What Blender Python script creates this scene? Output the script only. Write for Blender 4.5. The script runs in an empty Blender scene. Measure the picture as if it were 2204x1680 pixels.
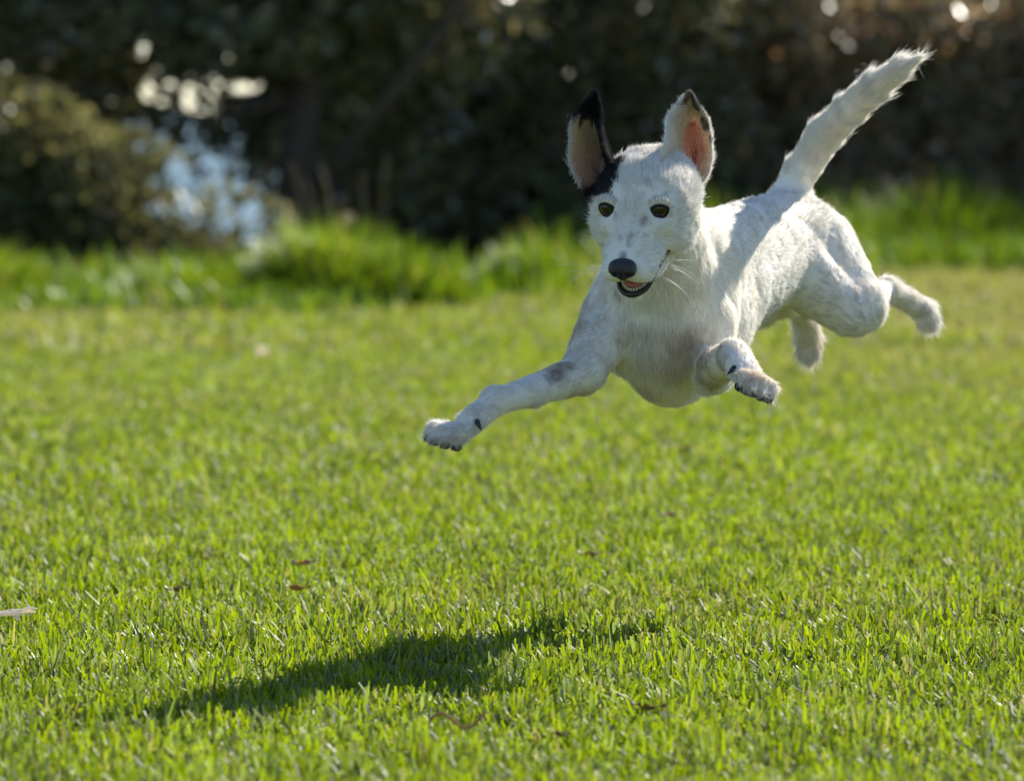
import bpy, math, random
import numpy as np
from mathutils import Matrix, Vector

rng = np.random.default_rng(7)
random.seed(7)
scene = bpy.context.scene
COL = scene.collection

# ------------------------------------------------------------------ camera
CAM_H = 0.52
PITCH = math.radians(2.736)
FPX, CU, CV = 12660.0, 1102.0, 840.0          # focal length in units of a 2204 px wide frame
cam_data = bpy.data.cameras.new('camera')
cam = bpy.data.objects.new('camera', cam_data)
COL.objects.link(cam)
cam.location = (0, 0, CAM_H)
cam.rotation_euler = (math.radians(90) - PITCH, 0, 0)
cam_data.sensor_width = 36.0
cam_data.lens = 36.0 * FPX / 2204.0
cam_data.clip_start = 0.1
cam_data.clip_end = 20000
cam_data.dof.use_dof = True
cam_data.dof.focus_distance = 5.78
cam_data.dof.aperture_fstop = 8.8
cam_data.dof.aperture_blades = 9
scene.camera = cam

# ------------------------------------------------------------------ light
SUN_K = np.array([-0.91, -1.29, -1.0])        # direction the sunlight travels
sun_el = math.atan2(1.0, math.hypot(SUN_K[0], SUN_K[1]))
sun_az = math.atan2(-SUN_K[0], -SUN_K[1])     # clockwise from +Y
world = bpy.data.worlds.new('World')
scene.world = world
world.use_nodes = True
wn = world.node_tree
sky = wn.nodes.new('ShaderNodeTexSky')
sky.sky_type = 'NISHITA'
sky.sun_disc = False
sky.sun_elevation = sun_el
sky.sun_rotation = sun_az
sky.air_density = 0.8
sky.dust_density = 0.15
sky.ozone_density = 2.5
bg = wn.nodes['Background']
bg.inputs['Strength'].default_value = 0.082
wn.links.new(sky.outputs[0], bg.inputs['Color'])
sun_data = bpy.data.lights.new('sun', 'SUN')
sun_data.energy = 5.0
sun_data.angle = math.radians(0.53)
sun_data.color = (1.0, 0.93, 0.82)
sun = bpy.data.objects.new('sun', sun_data)
COL.objects.link(sun)
sun.location = (3, 8, 6)
sun.rotation_euler = Vector(SUN_K).to_track_quat('-Z', 'Y').to_euler()

# ------------------------------------------------------------------ exposure
vs = scene.view_settings
scene.display_settings.display_device = 'sRGB'
vs.view_transform = 'Standard'
vs.look = 'None'
vs.exposure = 1.1
vs.gamma = 1.0
scene.cycles.max_bounces = 10
scene.cycles.diffuse_bounces = 5
scene.cycles.glossy_bounces = 3
scene.cycles.transmission_bounces = 5
scene.cycles.transparent_max_bounces = 6
scene.cycles.sample_clamp_indirect = 6.0
scene.cycles.use_adaptive_sampling = True
scene.cycles.adaptive_threshold = 0.015
scene.cycles.use_denoising = True

# ------------------------------------------------------------------ helpers
FWD = np.array([0, math.cos(PITCH), -math.sin(PITCH)])
UP = np.array([0, math.sin(PITCH), math.cos(PITCH)])
RIGHT = np.array([1.0, 0, 0])
CAMP = np.array([0, 0, CAM_H])


def P(u, v, d):
    """a surveyed point: bearing (u, v) and distance d -> metres in the world"""
    return CAMP + d * ((u - CU) / FPX * RIGHT + (CV - v) / FPX * UP + FWD)


def unit(v):
    v = np.asarray(v, float)
    return v / (np.linalg.norm(v, axis=-1, keepdims=True) + 1e-12)


def hash3(i, j, k, s):
    n = (i * 73856093) ^ (j * 19349663) ^ (k * 83492791) ^ (s * 2654435)
    n = (n ^ (n >> 13)) * 1274126177
    n = n & 0x7fffffff
    n = ((n ^ (n >> 15)) * 2246822519) & 0x7fffffff
    return (n & 0xffff) / 65535.0


def noise(p, scale, seed=0):
    """trilinear value noise, 0..1, on an (n, 3) array"""
    q = np.asarray(p, float) * scale + 100.0
    i = np.floor(q).astype(np.int64)
    f = q - i
    f = f * f * (3 - 2 * f)
    r = 0
    for dx in (0, 1):
        for dy in (0, 1):
            for dz in (0, 1):
                w = (f[:, 0] if dx else 1 - f[:, 0]) * (f[:, 1] if dy else 1 - f[:, 1]) * (f[:, 2] if dz else 1 - f[:, 2])
                r = r + w * hash3(i[:, 0] + dx, i[:, 1] + dy, i[:, 2] + dz, seed)
    return r


def tag(o, label=None, cat=None, group=None, kind=None):
    for k, v in (('label', label), ('category', cat), ('group', group), ('kind', kind)):
        if v:
            o[k] = v
    return o


def mesh_np(name, verts, faces, mat, parent=None, cols=None, smooth=True):
    """faces: (m, k) index array; cols: (n, 3) vertex colours"""
    verts = np.asarray(verts, np.float32)
    faces = np.asarray(faces, np.int32)
    me = bpy.data.meshes.new(name)
    me.vertices.add(len(verts))
    me.vertices.foreach_set('co', verts.ravel())
    m, k = faces.shape
    me.loops.add(m * k)
    me.loops.foreach_set('vertex_index', faces.ravel())
    me.polygons.add(m)
    me.polygons.foreach_set('loop_start', np.arange(0, m * k, k, dtype=np.int32))
    me.update(calc_edges=True)
    if smooth:
        me.polygons.foreach_set('use_smooth', np.ones(m, bool))
    if cols is not None:
        set_cols(me, cols)
    if mat is not None:
        me.materials.append(mat)
    o = bpy.data.objects.new(name, me)
    COL.objects.link(o)
    if parent is not None:
        adopt(o, parent)
    return o


def set_cols(me, cols, dom='POINT'):
    a = me.attributes.new('col', 'FLOAT_COLOR', dom)
    c = np.ones((len(cols), 4), np.float32)
    c[:, :3] = cols
    a.data.foreach_set('color', c.ravel())


def adopt(o, parent):
    o.parent = parent
    q = parent
    M = Matrix.Identity(4)
    chain = []
    while q is not None:
        chain.append(q)
        q = q.parent
    for q in reversed(chain):
        M = M @ q.matrix_parent_inverse @ Matrix.Translation(q.location)
    o.matrix_parent_inverse = M.inverted()


def empty(name, loc):
    o = bpy.data.objects.new(name, None)
    o.empty_display_size = 0.05
    o.location = [float(c) for c in loc]
    COL.objects.link(o)
    return o


def merge(parts):
    """list of (verts, faces) or (verts, faces, cols) -> one set"""
    V, Fc, C, n = [], [], [], 0
    for p in parts:
        V.append(p[0])
        Fc.append(np.asarray(p[1]) + n)
        if len(p) > 2:
            C.append(p[2])
        n += len(p[0])
    return np.vstack(V), np.vstack(Fc), (np.vstack(C) if C else None)


def tube(pts, radii, nseg=8, close=True):
    pts = np.asarray(pts, float)
    n = len(pts)
    t = np.gradient(pts, axis=0)
    t = unit(t)
    ref = np.array([0.31, 0.17, 0.93])
    a = unit(np.cross(t, ref))
    b = np.cross(t, a)
    ang = np.linspace(0, 2 * math.pi, nseg, endpoint=False)
    r = np.asarray(radii, float).reshape(-1, 1, 1)
    V = pts[:, None, :] + r * (np.cos(ang)[None, :, None] * a[:, None, :] + np.sin(ang)[None, :, None] * b[:, None, :])
    V = V.reshape(-1, 3)
    F = []
    for i in range(n - 1):
        for j in range(nseg):
            F.append((i * nseg + j, i * nseg + (j + 1) % nseg, (i + 1) * nseg + (j + 1) % nseg, (i + 1) * nseg + j))
    V = np.vstack([V, pts[:1], pts[-1:]])
    c0, c1 = n * nseg, n * nseg + 1
    for j in range(0, nseg, 2):
        F.append((c0, (j + 2) % nseg, j + 1, j))
        o = (n - 1) * nseg
        F.append((c1, o + j, o + j + 1, o + (j + 2) % nseg))
    return V, np.array(F)


def ellipsoid(c, axes, n=14, m=10):
    """axes: 3x3 rows already scaled"""
    V, F = [], []
    for i in range(m + 1):
        th = math.pi * (0.02 + 0.96 * i / m)
        for j in range(n):
            ph = 2 * math.pi * j / n
            V.append(c + axes[0] * math.sin(th) * math.cos(ph) + axes[1] * math.sin(th) * math.sin(ph) + axes[2] * math.cos(th))
    for i in range(m):
        for j in range(n):
            F.append((i * n + j, (i + 1) * n + j, (i + 1) * n + (j + 1) % n, i * n + (j + 1) % n))
    return np.array(V), np.array(F)


# ------------------------------------------------------------------ materials
def new_mat(name):
    m = bpy.data.materials.new(name)
    m.use_nodes = True
    nt = m.node_tree
    nt.nodes.clear()
    out = nt.nodes.new('ShaderNodeOutputMaterial')
    return m, nt, out


def leaf_mat(name, trans, gloss, rough, tint=(1.16, 1.30, 0.5)):
    m, nt, out = new_mat(name)
    N, L = nt.nodes, nt.links
    at = N.new('ShaderNodeAttribute'); at.attribute_name = 'col'
    di = N.new('ShaderNodeBsdfDiffuse')
    tr = N.new('ShaderNodeBsdfTranslucent')
    gl = N.new('ShaderNodeBsdfGlossy'); gl.inputs['Roughness'].default_value = rough
    mul = N.new('ShaderNodeMix'); mul.data_type = 'RGBA'; mul.blend_type = 'MULTIPLY'
    mul.inputs[0].default_value = 1.0
    mul.inputs[7].default_value = (*tint, 1)
    L.new(at.outputs['Color'], mul.inputs[6])
    L.new(at.outputs['Color'], di.inputs['Color'])
    L.new(mul.outputs[2], tr.inputs['Color'])
    m1 = N.new('ShaderNodeMixShader'); m1.inputs[0].default_value = trans
    L.new(di.outputs[0], m1.inputs[1]); L.new(tr.outputs[0], m1.inputs[2])
    fr = N.new('ShaderNodeFresnel'); fr.inputs['IOR'].default_value = 1.45
    ma = N.new('ShaderNodeMath'); ma.operation = 'MULTIPLY'; ma.inputs[1].default_value = gloss
    L.new(fr.outputs[0], ma.inputs[0])
    m2 = N.new('ShaderNodeMixShader')
    L.new(ma.outputs[0], m2.inputs[0])
    L.new(m1.outputs[0], m2.inputs[1]); L.new(gl.outputs[0], m2.inputs[2])
    L.new(m2.outputs[0], out.inputs[0])
    return m


def fur_mat(name, trans=0.30):
    m, nt, out = new_mat(name)
    N, L = nt.nodes, nt.links
    at = N.new('ShaderNodeAttribute'); at.attribute_name = 'col'
    di = N.new('ShaderNodeBsdfDiffuse')
    tr = N.new('ShaderNodeBsdfTranslucent')
    gl = N.new('ShaderNodeBsdfGlossy'); gl.inputs['Roughness'].default_value = 0.45
    L.new(at.outputs['Color'], di.inputs['Color'])
    L.new(at.outputs['Color'], tr.inputs['Color'])
    m1 = N.new('ShaderNodeMixShader'); m1.inputs[0].default_value = trans
    L.new(di.outputs[0], m1.inputs[1]); L.new(tr.outputs[0], m1.inputs[2])
    m2 = N.new('ShaderNodeMixShader'); m2.inputs[0].default_value = 0.03
    L.new(m1.outputs[0], m2.inputs[1]); L.new(gl.outputs[0], m2.inputs[2])
    L.new(m2.outputs[0], out.inputs[0])
    return m


def pbr(name, col, rough=0.5, spec=0.5, bump=0, bscale=300, attr=False, var=0.0, vscale=20, sss=0.0, coat=0.0):
    m, nt, out = new_mat(name)
    N, L = nt.nodes, nt.links
    b = N.new('ShaderNodeBsdfPrincipled')
    b.inputs['Base Color'].default_value = (*col, 1)
    b.inputs['Roughness'].default_value = rough
    b.inputs['Specular IOR Level'].default_value = spec
    b.inputs['Coat Weight'].default_value = coat
    b.inputs['Coat Roughness'].default_value = 0.03
    if sss:
        b.inputs['Subsurface Weight'].default_value = sss
        b.inputs['Subsurface Radius'].default_value = (0.006, 0.003, 0.002)
        b.inputs['Subsurface Scale'].default_value = 1.0
    tc = N.new('ShaderNodeTexCoord')
    if attr:
        at = N.new('ShaderNodeAttribute'); at.attribute_name = 'col'
        L.new(at.outputs['Color'], b.inputs['Base Color'])
    elif var:
        no = N.new('ShaderNodeTexNoise'); no.inputs['Scale'].default_value = vscale; no.inputs['Detail'].default_value = 6
        L.new(tc.outputs['Object'], no.inputs['Vector'])
        mx = N.new('ShaderNodeMix'); mx.data_type = 'RGBA'
        mx.inputs[6].default_value = (*[c * (1 - var) for c in col], 1)
        mx.inputs[7].default_value = (*[min(1, c * (1 + var)) for c in col], 1)
        L.new(no.outputs[0], mx.inputs[0]); L.new(mx.outputs[2], b.inputs['Base Color'])
    if bump:
        no = N.new('ShaderNodeTexNoise'); no.inputs['Scale'].default_value = bscale; no.inputs['Detail'].default_value = 3
        L.new(tc.outputs['Object'], no.inputs['Vector'])
        bp = N.new('ShaderNodeBump'); bp.inputs['Strength'].default_value = bump; bp.inputs['Distance'].default_value = 0.002
        L.new(no.outputs[0], bp.inputs['Height']); L.new(bp.outputs[0], b.inputs['Normal'])
    L.new(b.outputs[0], out.inputs[0])
    return m


M_GRASS = leaf_mat('grass_blade', 0.5, 0.10, 0.6)
M_LONG = leaf_mat('long_grass_blade', 0.5, 0.12, 0.45)
M_LEAF = leaf_mat('shrub_leaf', 0.38, 0.28, 0.4, (1.2, 1.1, 0.7))
M_SAGE = leaf_mat('sage_leaf', 0.42, 0.10, 0.5, (1.15, 1.1, 0.8))
M_HEDGE = leaf_mat('hedge_leaf', 0.5, 0.4, 0.45, (1.15, 1.0, 0.75))
M_DRY = leaf_mat('dry_leaf', 0.4, 0.15, 0.6, (1.1, 0.97, 0.78))
M_BARK = pbr('bark', (0.075, 0.058, 0.045), 0.9, 0.2, bump=0.8, bscale=60, var=0.5, vscale=25)
M_FUR = fur_mat('dog_fur')
M_SKIN = pbr('dog_skin', (0.7, 0.66, 0.62), 0.8, 0.2, attr=True)
M_EAR = fur_mat('ear_skin', 0.30)
M_NOSE = pbr('nose_leather', (0.026, 0.026, 0.029), 0.42, 0.5, bump=0.5, bscale=900)
M_LIP = pbr('dark_lip', (0.016, 0.013, 0.013), 0.33, 0.5)
M_TONGUE = pbr('tongue', (0.45, 0.16, 0.15), 0.4, 0.4, sss=0.3)
M_TOOTH = pbr('tooth', (0.60, 0.52, 0.33), 0.3, 0.5)
M_CLAW = pbr('claw', (0.03, 0.026, 0.024), 0.35, 0.5, var=0.4, vscale=200)
M_PAD = pbr('paw_pad', (0.022, 0.02, 0.02), 0.75, 0.3, bump=0.6, bscale=800)

# ground soil / thatch
m, nt, out = new_mat('lawn_soil')
N, L = nt.nodes, nt.links
tc = N.new('ShaderNodeTexCoord')
n1 = N.new('ShaderNodeTexNoise'); n1.inputs['Scale'].default_value = 90; n1.inputs['Detail'].default_value = 8
n2 = N.new('ShaderNodeTexNoise'); n2.inputs['Scale'].default_value = 1.3; n2.inputs['Detail'].default_value = 4
L.new(tc.outputs['Object'], n1.inputs['Vector']); L.new(tc.outputs['Object'], n2.inputs['Vector'])
r1 = N.new('ShaderNodeValToRGB')
r1.color_ramp.elements[0].color = (0.050, 0.062, 0.012, 1); r1.color_ramp.elements[0].position = 0.3
r1.color_ramp.elements[1].color = (0.15, 0.15, 0.05, 1); r1.color_ramp.elements[1].position = 0.72
mx = N.new('ShaderNodeMix'); mx.data_type = 'RGBA'; mx.inputs[7].default_value = (0.11, 0.15, 0.02, 1)
L.new(n1.outputs[0], r1.inputs[0]); L.new(r1.outputs[0], mx.inputs[6]); L.new(n2.outputs[0], mx.inputs[0])
b = N.new('ShaderNodeBsdfPrincipled'); b.inputs['Roughness'].default_value = 0.95; b.inputs['Specular IOR Level'].default_value = 0.1
bp = N.new('ShaderNodeBump'); bp.inputs['Distance'].default_value = 0.01
L.new(n1.outputs[0], bp.inputs['Height']); L.new(bp.outputs[0], b.inputs['Normal'])
L.new(mx.outputs[2], b.inputs['Base Color']); L.new(b.outputs[0], out.inputs[0])
M_SOIL = m

# sea
m, nt, out = new_mat('sea_water')
N, L = nt.nodes, nt.links
b = N.new('ShaderNodeBsdfPrincipled')
b.inputs['Base Color'].default_value = (0.06, 0.10, 0.10, 1)
b.inputs['Roughness'].default_value = 0.3
b.inputs['IOR'].default_value = 1.33
tc = N.new('ShaderNodeTexCoord')
mp = N.new('ShaderNodeMapping'); mp.inputs['Scale'].default_value = (0.35, 1.0, 1.0)
n1 = N.new('ShaderNodeTexNoise'); n1.inputs['Scale'].default_value = 0.8; n1.inputs['Detail'].default_value = 5
bp = N.new('ShaderNodeBump'); bp.inputs['Distance'].default_value = 0.25; bp.inputs['Strength'].default_value = 0.6
L.new(tc.outputs['Object'], mp.inputs[0]); L.new(mp.outputs[0], n1.inputs['Vector'])
L.new(n1.outputs[0], bp.inputs['Height']); L.new(bp.outputs[0], b.inputs['Normal']); L.new(b.outputs[0], out.inputs[0])
M_SEA = m


# ------------------------------------------------------------------ ground and sea
def lawn_edge(x):
    """distance at which the mown lawn gives way to long grass"""
    x = np.asarray(x, float)
    return np.interp(x, [-6, -0.35, 0.15, 0.75, 1.3, 6], [15.2, 15.3, 16.8, 18.4, 19.2, 19.6])


def ground_z(x, y):
    x = np.asarray(x, float); y = np.asarray(y, float)
    z = 0.006 * np.sin(x * 1.7 + 0.4) * np.sin(y * 1.1) * np.clip((y - 7) / 5, 0, 1)
    z = z - 0.5 * np.clip(y - 23.0, 0, 14) ** 1.15 * (y > 23.0)
    return z - 0.020


gx = np.concatenate([[-600, -120, -40], np.linspace(-12, 12, 49), [40, 120, 600]])
gy = np.concatenate([[-60, -10], np.linspace(0, 40, 81)])
GX, GY = np.meshgrid(gx, gy)
GV = np.stack([GX, GY, ground_z(GX, GY)], -1).reshape(-1, 3)
nx, ny = len(gx), len(gy)
ii, jj = np.meshgrid(np.arange(ny - 1), np.arange(nx - 1), indexing='ij')
a = (ii * nx + jj).ravel()
ground = mesh_np('ground', GV, np.stack([a, a + 1, a + nx + 1, a + nx], 1), M_SOIL)
tag(ground, kind='structure')
sz = -5.5
sea = mesh_np('sea', [(-6000, 33, sz), (6000, 33, sz), (9000, 15000, sz), (-9000, 15000, sz)], [(0, 1, 2, 3)], M_SEA, smooth=False)
tag(sea, kind='structure')


# ------------------------------------------------------------------ grass
def blade_arrays(base, length, width, az, lean, curl, cols, nseg=3, tip=0.35):
    """base (n,3); az = direction the blade leans to; returns verts, quads, cols"""
    n = len(base)
    t = np.linspace(0, 1, nseg + 1)
    ang = lean[:, None] + curl[:, None] * t[None, :] ** 1.3
    seg = length[:, None] / nseg
    dx = np.sin(ang) * seg
    dz = np.cos(ang) * seg
    hx = np.concatenate([np.zeros((n, 1)), np.cumsum(dx[:, :-1], 1)], 1)
    hz = np.concatenate([np.zeros((n, 1)), np.cumsum(dz[:, :-1], 1)], 1)
    d = np.stack([np.cos(az), np.sin(az)], 1)
    tw = az + math.pi / 2 + rng.normal(0, 0.7, n)
    sd = np.stack([np.cos(tw), np.sin(tw)], 1)
    ctr = np.stack([base[:, None, 0] + hx * d[:, None, 0], base[:, None, 1] + hx * d[:, None, 1], base[:, None, 2] + hz], -1)
    w = width[:, None] * 0.5 * np.interp(t, [0, 0.35, 0.8, 1], [0.75, 1.0, 0.8, tip])[None, :]
    off = np.stack([sd[:, None, 0] * w, sd[:, None, 1] * w, np.zeros_like(w)], -1)
    V = np.stack([ctr - off, ctr + off], 2).reshape(n, -1, 3)
    k = 2 * (nseg + 1)
    q = np.array([[2 * i, 2 * i + 1, 2 * i + 3, 2 * i + 2] for i in range(nseg)])
    F = (np.arange(n)[:, None, None] * k + q[None]).reshape(-1, 4)
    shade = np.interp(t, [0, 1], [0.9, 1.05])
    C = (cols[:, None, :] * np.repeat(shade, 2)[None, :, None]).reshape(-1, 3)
    return V.reshape(-1, 3), F, C


def lawn_cols(x, y, n):
    p = np.stack([x, y, 0 * x], 1)
    k = rng.random(n)
    g1 = np.array([0.155, 0.200, 0.007]); g2 = np.array([0.262, 0.305, 0.010]); g3 = np.array([0.085, 0.122, 0.022])
    c = g1 + (g2 - g1) * k[:, None]
    pick = rng.random(n)
    c = np.where((pick < 0.18)[:, None], g3 * (0.8 + 0.5 * k[:, None]), c)
    c = np.where((pick > 0.80)[:, None], np.array([0.20, 0.235, 0.095]) * (0.75 + 0.5 * k[:, None]), c)  # pale blades: sky reflection on bent tops, put into the blade colour
    dry = noise(p, 1.6, 3) * 0.6 + noise(p, 6.0, 5) * 0.4
    far = np.clip((y - 8.0) / 7.0, 0, 1)
    pd = 0.06 + 0.22 * np.clip(dry - 0.45, 0, 1) * 2 + far * (0.12 + 0.8 * np.clip(dry - 0.4, 0, 1) + 0.55 * np.clip(x - 0.2, 0, 1))
    straw = np.array([0.27, 0.235, 0.12]) * (0.6 + 0.7 * k[:, None])
    c = np.where((rng.random(n) < pd)[:, None], straw, c)
    c = c * (0.86 + 0.28 * noise(p, 9.0, 9))[:, None]
    return c


def lawn_patch(n, x0, x1, y0, y1, lmin, lmax, wmin, wmax, nseg, cone=None, thin=None):
    y = rng.uniform(y0, y1, n)
    x = rng.uniform(x0, x1, n)
    keep = y < lawn_edge(x) + 0.25
    if cone is not None:
        keep &= np.abs(x) < cone(y)
    if thin is not None:
        keep &= rng.random(n) < thin(x, y)
    x, y = x[keep], y[keep]
    n = len(x)
    p = np.stack([x, y, 0 * x], 1)
    tuft = noise(p, 14.0, 21) * 0.65 + noise(p, 40.0, 22) * 0.35
    ln = rng.uniform(lmin, lmax, n) * (0.40 + 1.15 * tuft)
    keep = rng.random(n) < np.clip(0.30 + 1.6 * tuft, 0, 1)
    x, y, tuft, ln = x[keep], y[keep], tuft[keep], ln[keep]
    n = len(x)
    tall = rng.random(n) < 0.035
    ln = np.where(tall, ln * 1.4, ln)
    az = rng.uniform(0, 2 * math.pi, n)
    lean = np.abs(rng.normal(0.28, 0.42, n))
    curl = rng.normal(0.45, 0.65, n)
    flop = rng.random(n) < 0.50                  # bent or lying blades
    lean = np.where(flop, rng.uniform(0.7, 1.45, n), lean)
    curl = np.where(flop, rng.normal(0.1, 0.5, n), curl)
    base = np.stack([x, y, ground_z(x, y) - 0.002], 1)
    return blade_arrays(base, ln, rng.uniform(wmin, wmax, n), az, lean, curl, lawn_cols(x, y, n), nseg, 0.55)


patches = [
    lawn_patch(290000, -0.85, 0.85, 4.15, 8.2, 0.011, 0.026, 0.0018, 0.0043, 2, cone=lambda y: 0.087 * y + 0.12),
    lawn_patch(60000, -3.0, 3.0, 3.0, 9.0, 0.020, 0.045, 0.004, 0.007, 2, thin=lambda x, y: (np.abs(x) > 0.087 * y + 0.1) | (y < 4.2)),
    lawn_patch(210000, -1.45, 1.45, 8.2, 13.0, 0.012, 0.026, 0.003, 0.0055, 2, cone=lambda y: 0.088 * y + 0.25),
    lawn_patch(110000, -2.2, 2.2, 13.0, 19.8, 0.018, 0.036, 0.005, 0.009, 2, cone=lambda y: 0.09 * y + 0.35),
    lawn_patch(40000, -5.0, 5.0, 8.5, 19.8, 0.025, 0.05, 0.008, 0.014, 2, thin=lambda x, y: np.abs(x) > 0.088 * y + 0.2),
]
V, Fq, C = merge(patches)
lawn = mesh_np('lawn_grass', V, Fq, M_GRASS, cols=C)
tag(lawn, 'short mown bright green lawn grass covering the ground', 'grass', kind='stuff')


# ------------------------------------------------------------------ long grass along the lawn's edge
def long_cols(n, p):
    k = rng.random((n, 1))
    c = np.array([0.105, 0.165, 0.012]) * (1 - k) + np.array([0.19, 0.245, 0.018]) * k
    dark = rng.random(n) < 0.25
    c = np.where(dark[:, None], np.array([0.045, 0.105, 0.018]) * (0.7 + 0.6 * k), c)
    dry = rng.random(n) < 0.07
    c = np.where(dry[:, None], np.array([0.30, 0.25, 0.13]) * (0.6 + 0.6 * k), c)
    return c


def long_grass(n, x0, x1, depth, hmin, hmax, dens=None):
    x = rng.uniform(x0, x1, n)
    y = lawn_edge(x) + rng.random(n) ** 1.3 * depth - 0.05 + rng.normal(0, 0.08, n)
    p = np.stack([x, y, 0 * x], 1)
    q = noise(p, 2.2, 31) * 0.6 + noise(p, 6.0, 32) * 0.4
    keep = rng.random(n) < np.clip(0.35 + 1.3 * q, 0, 1)
    if dens is not None:
        keep &= rng.random(n) < dens(x)
    x, y, p, q = x[keep], y[keep], p[keep], q[keep]
    n = len(x)
    back = np.clip((y - lawn_edge(x)) / depth, 0, 1)
    ln = rng.uniform(hmin, hmax, n) * (0.35 + 0.7 * q) * (0.5 + 0.55 * back) * np.interp(x, [-0.5, 0.6], [0.72, 1.1])
    return blade_arrays(np.stack([x, y, ground_z(x, y)], 1), ln, rng.uniform(0.005, 0.011, n), rng.uniform(0, 6.283, n),
                        np.abs(rng.normal(0.12, 0.22, n)), rng.normal(0.5, 0.5, n), long_cols(n, p), 3, 0.12)


def right_gap(x):
    return np.interp(x, [-6, -0.5, -0.3, 0.0, 0.5, 0.9, 6], [1, 1, 0.2, 0.08, 0.3, 1, 1])


V, Fq, C = merge([
    long_grass(15000, -2.3, 2.6, 1.9, 0.17, 0.34, right_gap),
    long_grass(7000, -5.5, 5.5, 2.2, 0.18, 0.36, lambda x: (np.abs(x) > 2.2) * 1.0),
])
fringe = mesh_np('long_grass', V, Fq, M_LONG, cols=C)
tag(fringe, 'unmown long green grass along the foot of the hedge', 'grass', kind='stuff')


def tussock(x, y, rx, ry, h, n, label):
    a = rng.uniform(0, 6.283, n)
    r = np.sqrt(rng.random(n))
    px, py = x + rx * r * np.cos(a), y + ry * r * np.sin(a)
    ln = h * (1.12 - 0.75 * r ** 1.6) * rng.uniform(0.7, 1.15, n)
    az = a + rng.normal(0, 0.7, n)
    V, F, C = blade_arrays(np.stack([px, py, ground_z(px, py)], 1), ln, rng.uniform(0.005, 0.010, n), az,
                           0.1 + 0.4 * r + np.abs(rng.normal(0, 0.12, n)), rng.normal(0.55, 0.35, n),
                           long_cols(n, None) * np.array([1.1, 1.05, 1.0]), 3, 0.1)
    o = mesh_np('grass_tussock', V - np.array([x, y, 0]), F, M_LONG, cols=C)
    o.location = (x, y, 0)
    tag(o, label, 'grass tussock', 'grass tussocks at the lawn edge')
    return o


tussock(-0.50, 15.9, 0.20, 0.30, 0.24, 3000, 'tall bright green grass mound beside the dark gap in the hedge')
tussock(-0.28, 15.9, 0.16, 0.25, 0.18, 1400, 'lower grass clump sloping down right from the tall mound')
tussock(-0.85, 15.75, 0.24, 0.25, 0.15, 1600, 'broad grass clump just left of the tall mound')
tussock(0.08, 17.6, 0.17, 0.25, 0.17, 1300, 'small rounded grass clump behind the dog\'s muzzle')
tussock(-1.45, 15.8, 0.28, 0.3, 0.18, 1600, 'dark green grass clump at the far left edge')
tussock(1.48, 20.3, 0.30, 0.3, 0.30, 1700, 'tallest grass clump right of the dog\'s tail')
tussock(1.12, 19.9, 0.16, 0.22, 0.22, 900, 'grass clump rising behind the dog\'s raised hind leg')


# ------------------------------------------------------------------ shrubs and trees
def leaf_quads(ctr, ln, wd, up_bias, cols):
    n = len(ctr)
    d = unit(rng.normal(0, 1, (n, 3)) + np.array([0, 0, -0.15]))
    nn = rng.normal(0, 1, (n, 3)) + np.array([0, 0, up_bias])
    s = unit(np.cross(d, nn))
    nrm = unit(np.cross(s, d))
    L_ = ln[:, None]; W_ = wd[:, None]
    fold = nrm * W_ * 0.18
    base = ctr - d * L_ * 0.5
    a = ctr - d * L_ * 0.08 + s * W_ * 0.5 + fold
    b_ = ctr - d * L_ * 0.08 - s * W_ * 0.5 + fold
    c = ctr + d * L_ * 0.5
    V = np.stack([base, a, c, b_], 1).reshape(-1, 3)
    k = np.arange(n)[:, None] * 4
    F = np.vstack([k + np.array([[0, 1, 2]]), k + np.array([[0, 2, 3]])])
    C = np.repeat(cols, 4, 0)
    return V, F, C


def leaf_cols(n, pal, sd=0.25):
    pal = np.array(pal)
    i = rng.integers(0, len(pal), n)
    return pal[i] * np.exp(rng.normal(0, sd, (n, 1)))


def grow(root, lobes, base, nst, rmin, rmax):
    """stems from the base into each lobe, with side twigs"""
    parts = []
    for (cx, cy, cz, ax, ay, az_) in lobes:
        for _ in range(nst):
            end = np.array([cx, cy, cz]) + rng.normal(0, 0.35, 3) * np.array([ax, ay, az_])
            st = np.array(base) + rng.normal(0, 0.05, 3) * np.array([1, 1, 0])
            mid = (st + end) / 2 + rng.normal(0, 0.09, 3)
            t = np.linspace(0, 1, 7)[:, None]
            pts = st * (1 - t) ** 2 + 2 * mid * t * (1 - t) + end * t ** 2
            r0 = rng.uniform(rmin, rmax)
            parts.append(tube(pts, np.linspace(r0, r0 * 0.3, 7), 6))
            for k in range(4):
                s0 = pts[rng.integers(2, 6)]
                e0 = s0 + rng.normal(0, 0.28, 3) + np.array([0, 0, 0.12])
                parts.append(tube(np.stack([s0, (s0 + e0) / 2 + rng.normal(0, 0.03, 3), e0]), [r0 * 0.35, r0 * 0.25, r0 * 0.1], 4))
    return parts


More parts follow.
